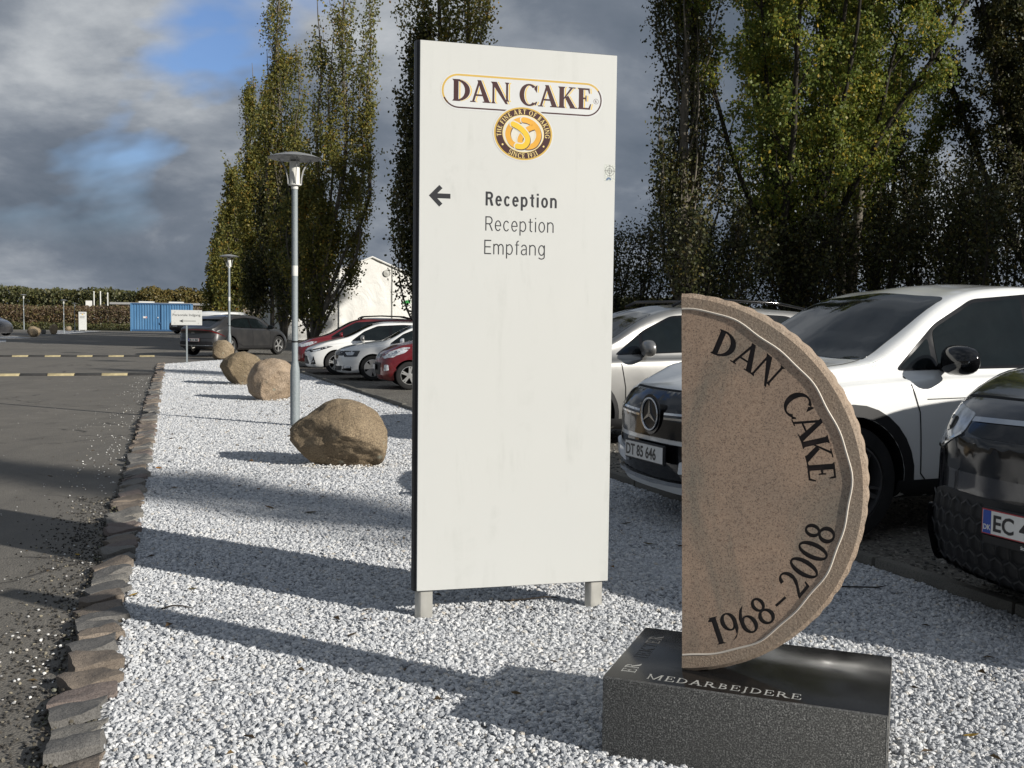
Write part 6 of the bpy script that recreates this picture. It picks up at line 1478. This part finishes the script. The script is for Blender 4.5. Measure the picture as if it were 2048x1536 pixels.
# off to the right of the frame the same belt goes on; it shades the belt and stripes the car park
offs=[(21.5,8.6,15,.85,'poplar'),(25.6,-8.1,15.2,.35,'poplar'),(24.5,14.0,17,1.2,'poplar'),(26.5,19,16,1.3,'poplar'),(24.5,28.5,13.5,3.2,'b'),(29,24.5,16,3.6,'b'),(34,22.5,18,3.8,'b'),(21.3,31.5,11.0,2.6,'b'),(39.5,20,19,3.8,'b'),(33,-5,8.0,3.4,'b'),(31,1.5,7.6,3.2,'b'),(35,-11,8.4,3.4,'b')]
for i,(x,y,H,R,k) in enumerate(offs):
    lab='belt tree continuing to the right of the white crossover, number words aside the %s from the near end'%(['nearest','second','third','fourth','fifth','sixth','seventh','eighth','ninth','first low tree','second low tree','third low tree'][i])
    lab=lab.replace('number words aside the ','')
    if i>8: lab='low tree far to the right of the black car, the %s of three'%('middle','farthest','nearest')[i-9]
    if k=='poplar': poplar(lab,x,y,H,R,60,6000,'leaf_dark',.2,'bark_dark',group='tree belt beyond the right edge',gap=.03)
    else: spreading(lab,x,y,H,R,8,9000,'leaf_dark',.24,'bark_dark',group='tree belt beyond the right edge')
# far background on the left
SCR=lambda x,y: 2.25+.35*noise.noise(Vector((x*.22,0,2)))+.30*noise.noise(Vector((x*.9,y*.4,5)))
blob_band('scrub',60000,lambda u:-85+56*u,lambda v:101+10*v**1.5,lambda x,y:SCR(x,y),.17,'leaf_scrub')
blob_band('scrub',9000,lambda u:-85+56*u,lambda v:99+2.5*v,lambda x,y:.55+.3*noise.noise(Vector((x*.6,y,0))),.16,'leaf_far')
def wood_top(x,y):
    return 6.3+1.2*noise.noise(Vector((x*.055,0,3)))+1.1*noise.noise(Vector((x*.16,0,8)))+.7*noise.noise(Vector((x*.5,y*.3,1)))
blob_band('far_wood',75000,lambda u:-150+190*u,lambda v:205+14*v,wood_top,.50,'leaf_far')
for x,y,H,R,l in ((-67.5,195,7.0,4.2,'left'),(-62.0,197,7.1,4.6,'right')):
    t=thing('round_tree','rounded rusty green tree above the blue container, %s one of the pair'%l,'tree',(x,y,0),0,'round trees above the container'); MB().tube([(0,0,0),(0,0,3)],[.3,.2],7).obj('trunk','bark_dark',t)
    v=rng.normal(size=(7500,3)); v/=np.linalg.norm(v,axis=1,keepdims=True); v*=(rng.random((7500,1))**.28)
    nz=np.array([.82+.30*noise.noise(Vector(tuple(q))*2.3+Vector((x,0,0))) for q in v])[:,None]; v=v*nz*np.array([R,R,H*.52])+np.array([0,0,H*.52]); v=v[v[:,2]>.3]
    leaves('crown',v,.38,'leaf_rust',t)
for i,x in enumerate(np.linspace(-60,-50,9)):
    t=thing('bare_tree','small bare grey tree on the skyline between the round trees and the poplars','tree',(x+rng.normal(0,.4),200,0),0,'bare grey skyline trees'); mb=MB()
    h=rng.uniform(5.0,6.6)
    for k in range(7): mb.tube(curve_pts((0,0,h*.25+k*.1),(rng.normal(0,.25),rng.normal(0,.25),1),h*rng.uniform(.5,.75),5,(0,0,0),.12),[.10,.08,.07,.06,.05,.04],4,False)
    mb.tube([(0,0,0),(0,0,h*.5)],[.16,.1],5); stuff(mb.obj('trunk','bark',t))

# ================================================================== LITTER
M['dead_leaf']=mk_pebble('dead_leaf',[(0,(.045,.030,.016)),(.5,(.085,.055,.028)),(.85,(.14,.095,.04)),(1,(.20,.10,.03))]); M['yellow_leaf']=simple('yellow_leaf',(.40,.25,.03),.6,scale=40,wear=.3); M['twig']=simple('dark_twig',(.030,.023,.017),.9)
M['orange_leaf']=simple('orange_leaf',(.34,.15,.03),.6,scale=40,wear=.3); M['olive_leaf']=simple('olive_leaf',(.13,.105,.04),.7,scale=40,wear=.4)
def leaf_mesh(l,w,curl):
    v=[];f=[];n=6
    for i in range(n+1):
        t=i/n; ww=w*math.sin(math.pi*t**.85)**.8 if 0<t<1 else .0006
        for s in (-1,0,1): v.append(((t-.5)*l,s*ww/2,curl*(4*(t-.5)**2*.35+abs(s)*.32*math.sin(math.pi*t))))
    for i in range(n):
        for s in (0,1): a=i*3+s; f.append((a,a+3,a+4,a+1))
    v+=[(l*.5,-.001,curl*.35),(l*.68,.004,curl*.1),(l*.68,.007,curl*.1),(l*.5,.001,curl*.35)]; k=len(v); f.append((k-4,k-3,k-2,k-1))
    return mesh(v,f,True)
for (x,y,l,w,m,lab) in ((1.566,3.399,.055,.026,'yellow_leaf','bright yellow fallen leaf on the white gravel right of the plinth'),(-1.86,5.03,.05,.028,'yellow_leaf','yellow green fallen leaf lying beside the kerb stones'),(-1.61,5.15,.05,.022,'olive_leaf','dull olive leaf just right of the yellow leaf by the kerb'),
  (-1.42,7.25,.11,.04,'olive_leaf','tan fallen leaf on the gravel in front of the big ochre boulder'),(-1.46,7.92,.06,.035,'dead_leaf','dark curled leaf on the gravel close below the big ochre boulder'),(-1.75,7.42,.09,.03,'dead_leaf','brown fallen leaf left of the tan leaf before the boulder'),
  (-.684,4.43,.05,.026,'dead_leaf','dark brown leaf on the shaded gravel left of the sign leg'),(.03,3.74,.045,.02,'dead_leaf','dark leaf in the long shadow left of the plinth'),(-3.2,9.3,.07,.04,'orange_leaf','orange fallen leaf on the gravel left of the ochre boulder'),(-1.25,13.1,.09,.05,'orange_leaf','orange leaf near the edging right of the ochre boulder'),
  (.86,6.35,.07,.03,'olive_leaf','olive leaf on the shaded gravel right of the sign, nearer of two'),(.80,7.0,.08,.03,'olive_leaf','olive leaf on the shaded gravel right of the sign, farther of two'),(1.05,6.3,.08,.025,'dead_leaf','dark stalked leaf in the shade left of the half round stone'),(-2.55,6.0,.035,.02,'yellow_leaf','small yellow leaf on the asphalt beside the kerb')):
    o=link('fallen_leaf',leaf_mesh(l,w,.022),m); o.location=(x,y,.016 if x>KL(y) else -.016); o.rotation_euler=(rng.uniform(-.3,.3),rng.uniform(-.3,.3),rng.uniform(-.6,.6)); tag(o,lab,'leaf')
for (x,y,pts,lab) in ((-1.58,4.83,[(-.07,-.02,.014),(-.03,.006,.022),(.02,.012,.020),(.075,-.002,.014)],'short dark twig on the shaded gravel near the kerb'),(.12,5.02,[(-.17,.0,.012),(-.05,.015,.018),(.06,.04,.026),(.12,.05,.020)],'thin dark twig lying under the white sign'),
  (1.85,5.35,[(-.20,.05,.012),(-.06,.0,.020),(.08,-.02,.024),(.14,.03,.02)],'forked dark twig on the shaded gravel beside the edging'),(1.15,4.3,[(-.12,.08,.012),(-.02,0,.018),(.14,-.03,.016),(.26,-.02,.012)],'thin curved twig on the gravel behind the plinth')):
    mb=MB().tube(pts,[.004,.0045,.004,.002],5); o=mb.obj('twig','twig',None,True); o.location=(x,y,0); tag(o,lab,'twig')
V=[];F=[]
for i in range(230):
    y=2.4+16*rng.random()**1.15; x=rng.uniform(KL(y)+.2,KR(y)-.1); l=rng.uniform(.015,.05)*(1+.04*y); w=l*rng.uniform(.3,.6); a=rng.uniform(0,6.28); c,s=math.cos(a),math.sin(a); k=len(V); z=.012+.006*rng.random()
    for u,v_,h in ((-.5,0,.004),(0,.5,.012),(.5,0,.002),(0,-.5,.010)): V.append((x+u*l*c-v_*w*s,y+u*l*s+v_*w*c,z+h*rng.uniform(.3,1.6)))
    F+=[(k,k+1,k+2),(k,k+2,k+3)]
for i in range(120):
    y=3+20*rng.random(); x=KL(y)-.2-6*rng.random()**1.5; l=rng.uniform(.015,.045); w=l*.5; a=rng.uniform(0,6.28); c,s=math.cos(a),math.sin(a); k=len(V)
    for u,v_,h in ((-.5,0,.001),(0,.5,.006),(.5,0,.001),(0,-.5,.006)): V.append((x+u*l*c-v_*w*s,y+u*l*s+v_*w*c,-.022+h))
    F+=[(k,k+1,k+2),(k,k+2,k+3)]
stuff(link('leaf_litter',mesh(V,F),'dead_leaf'))
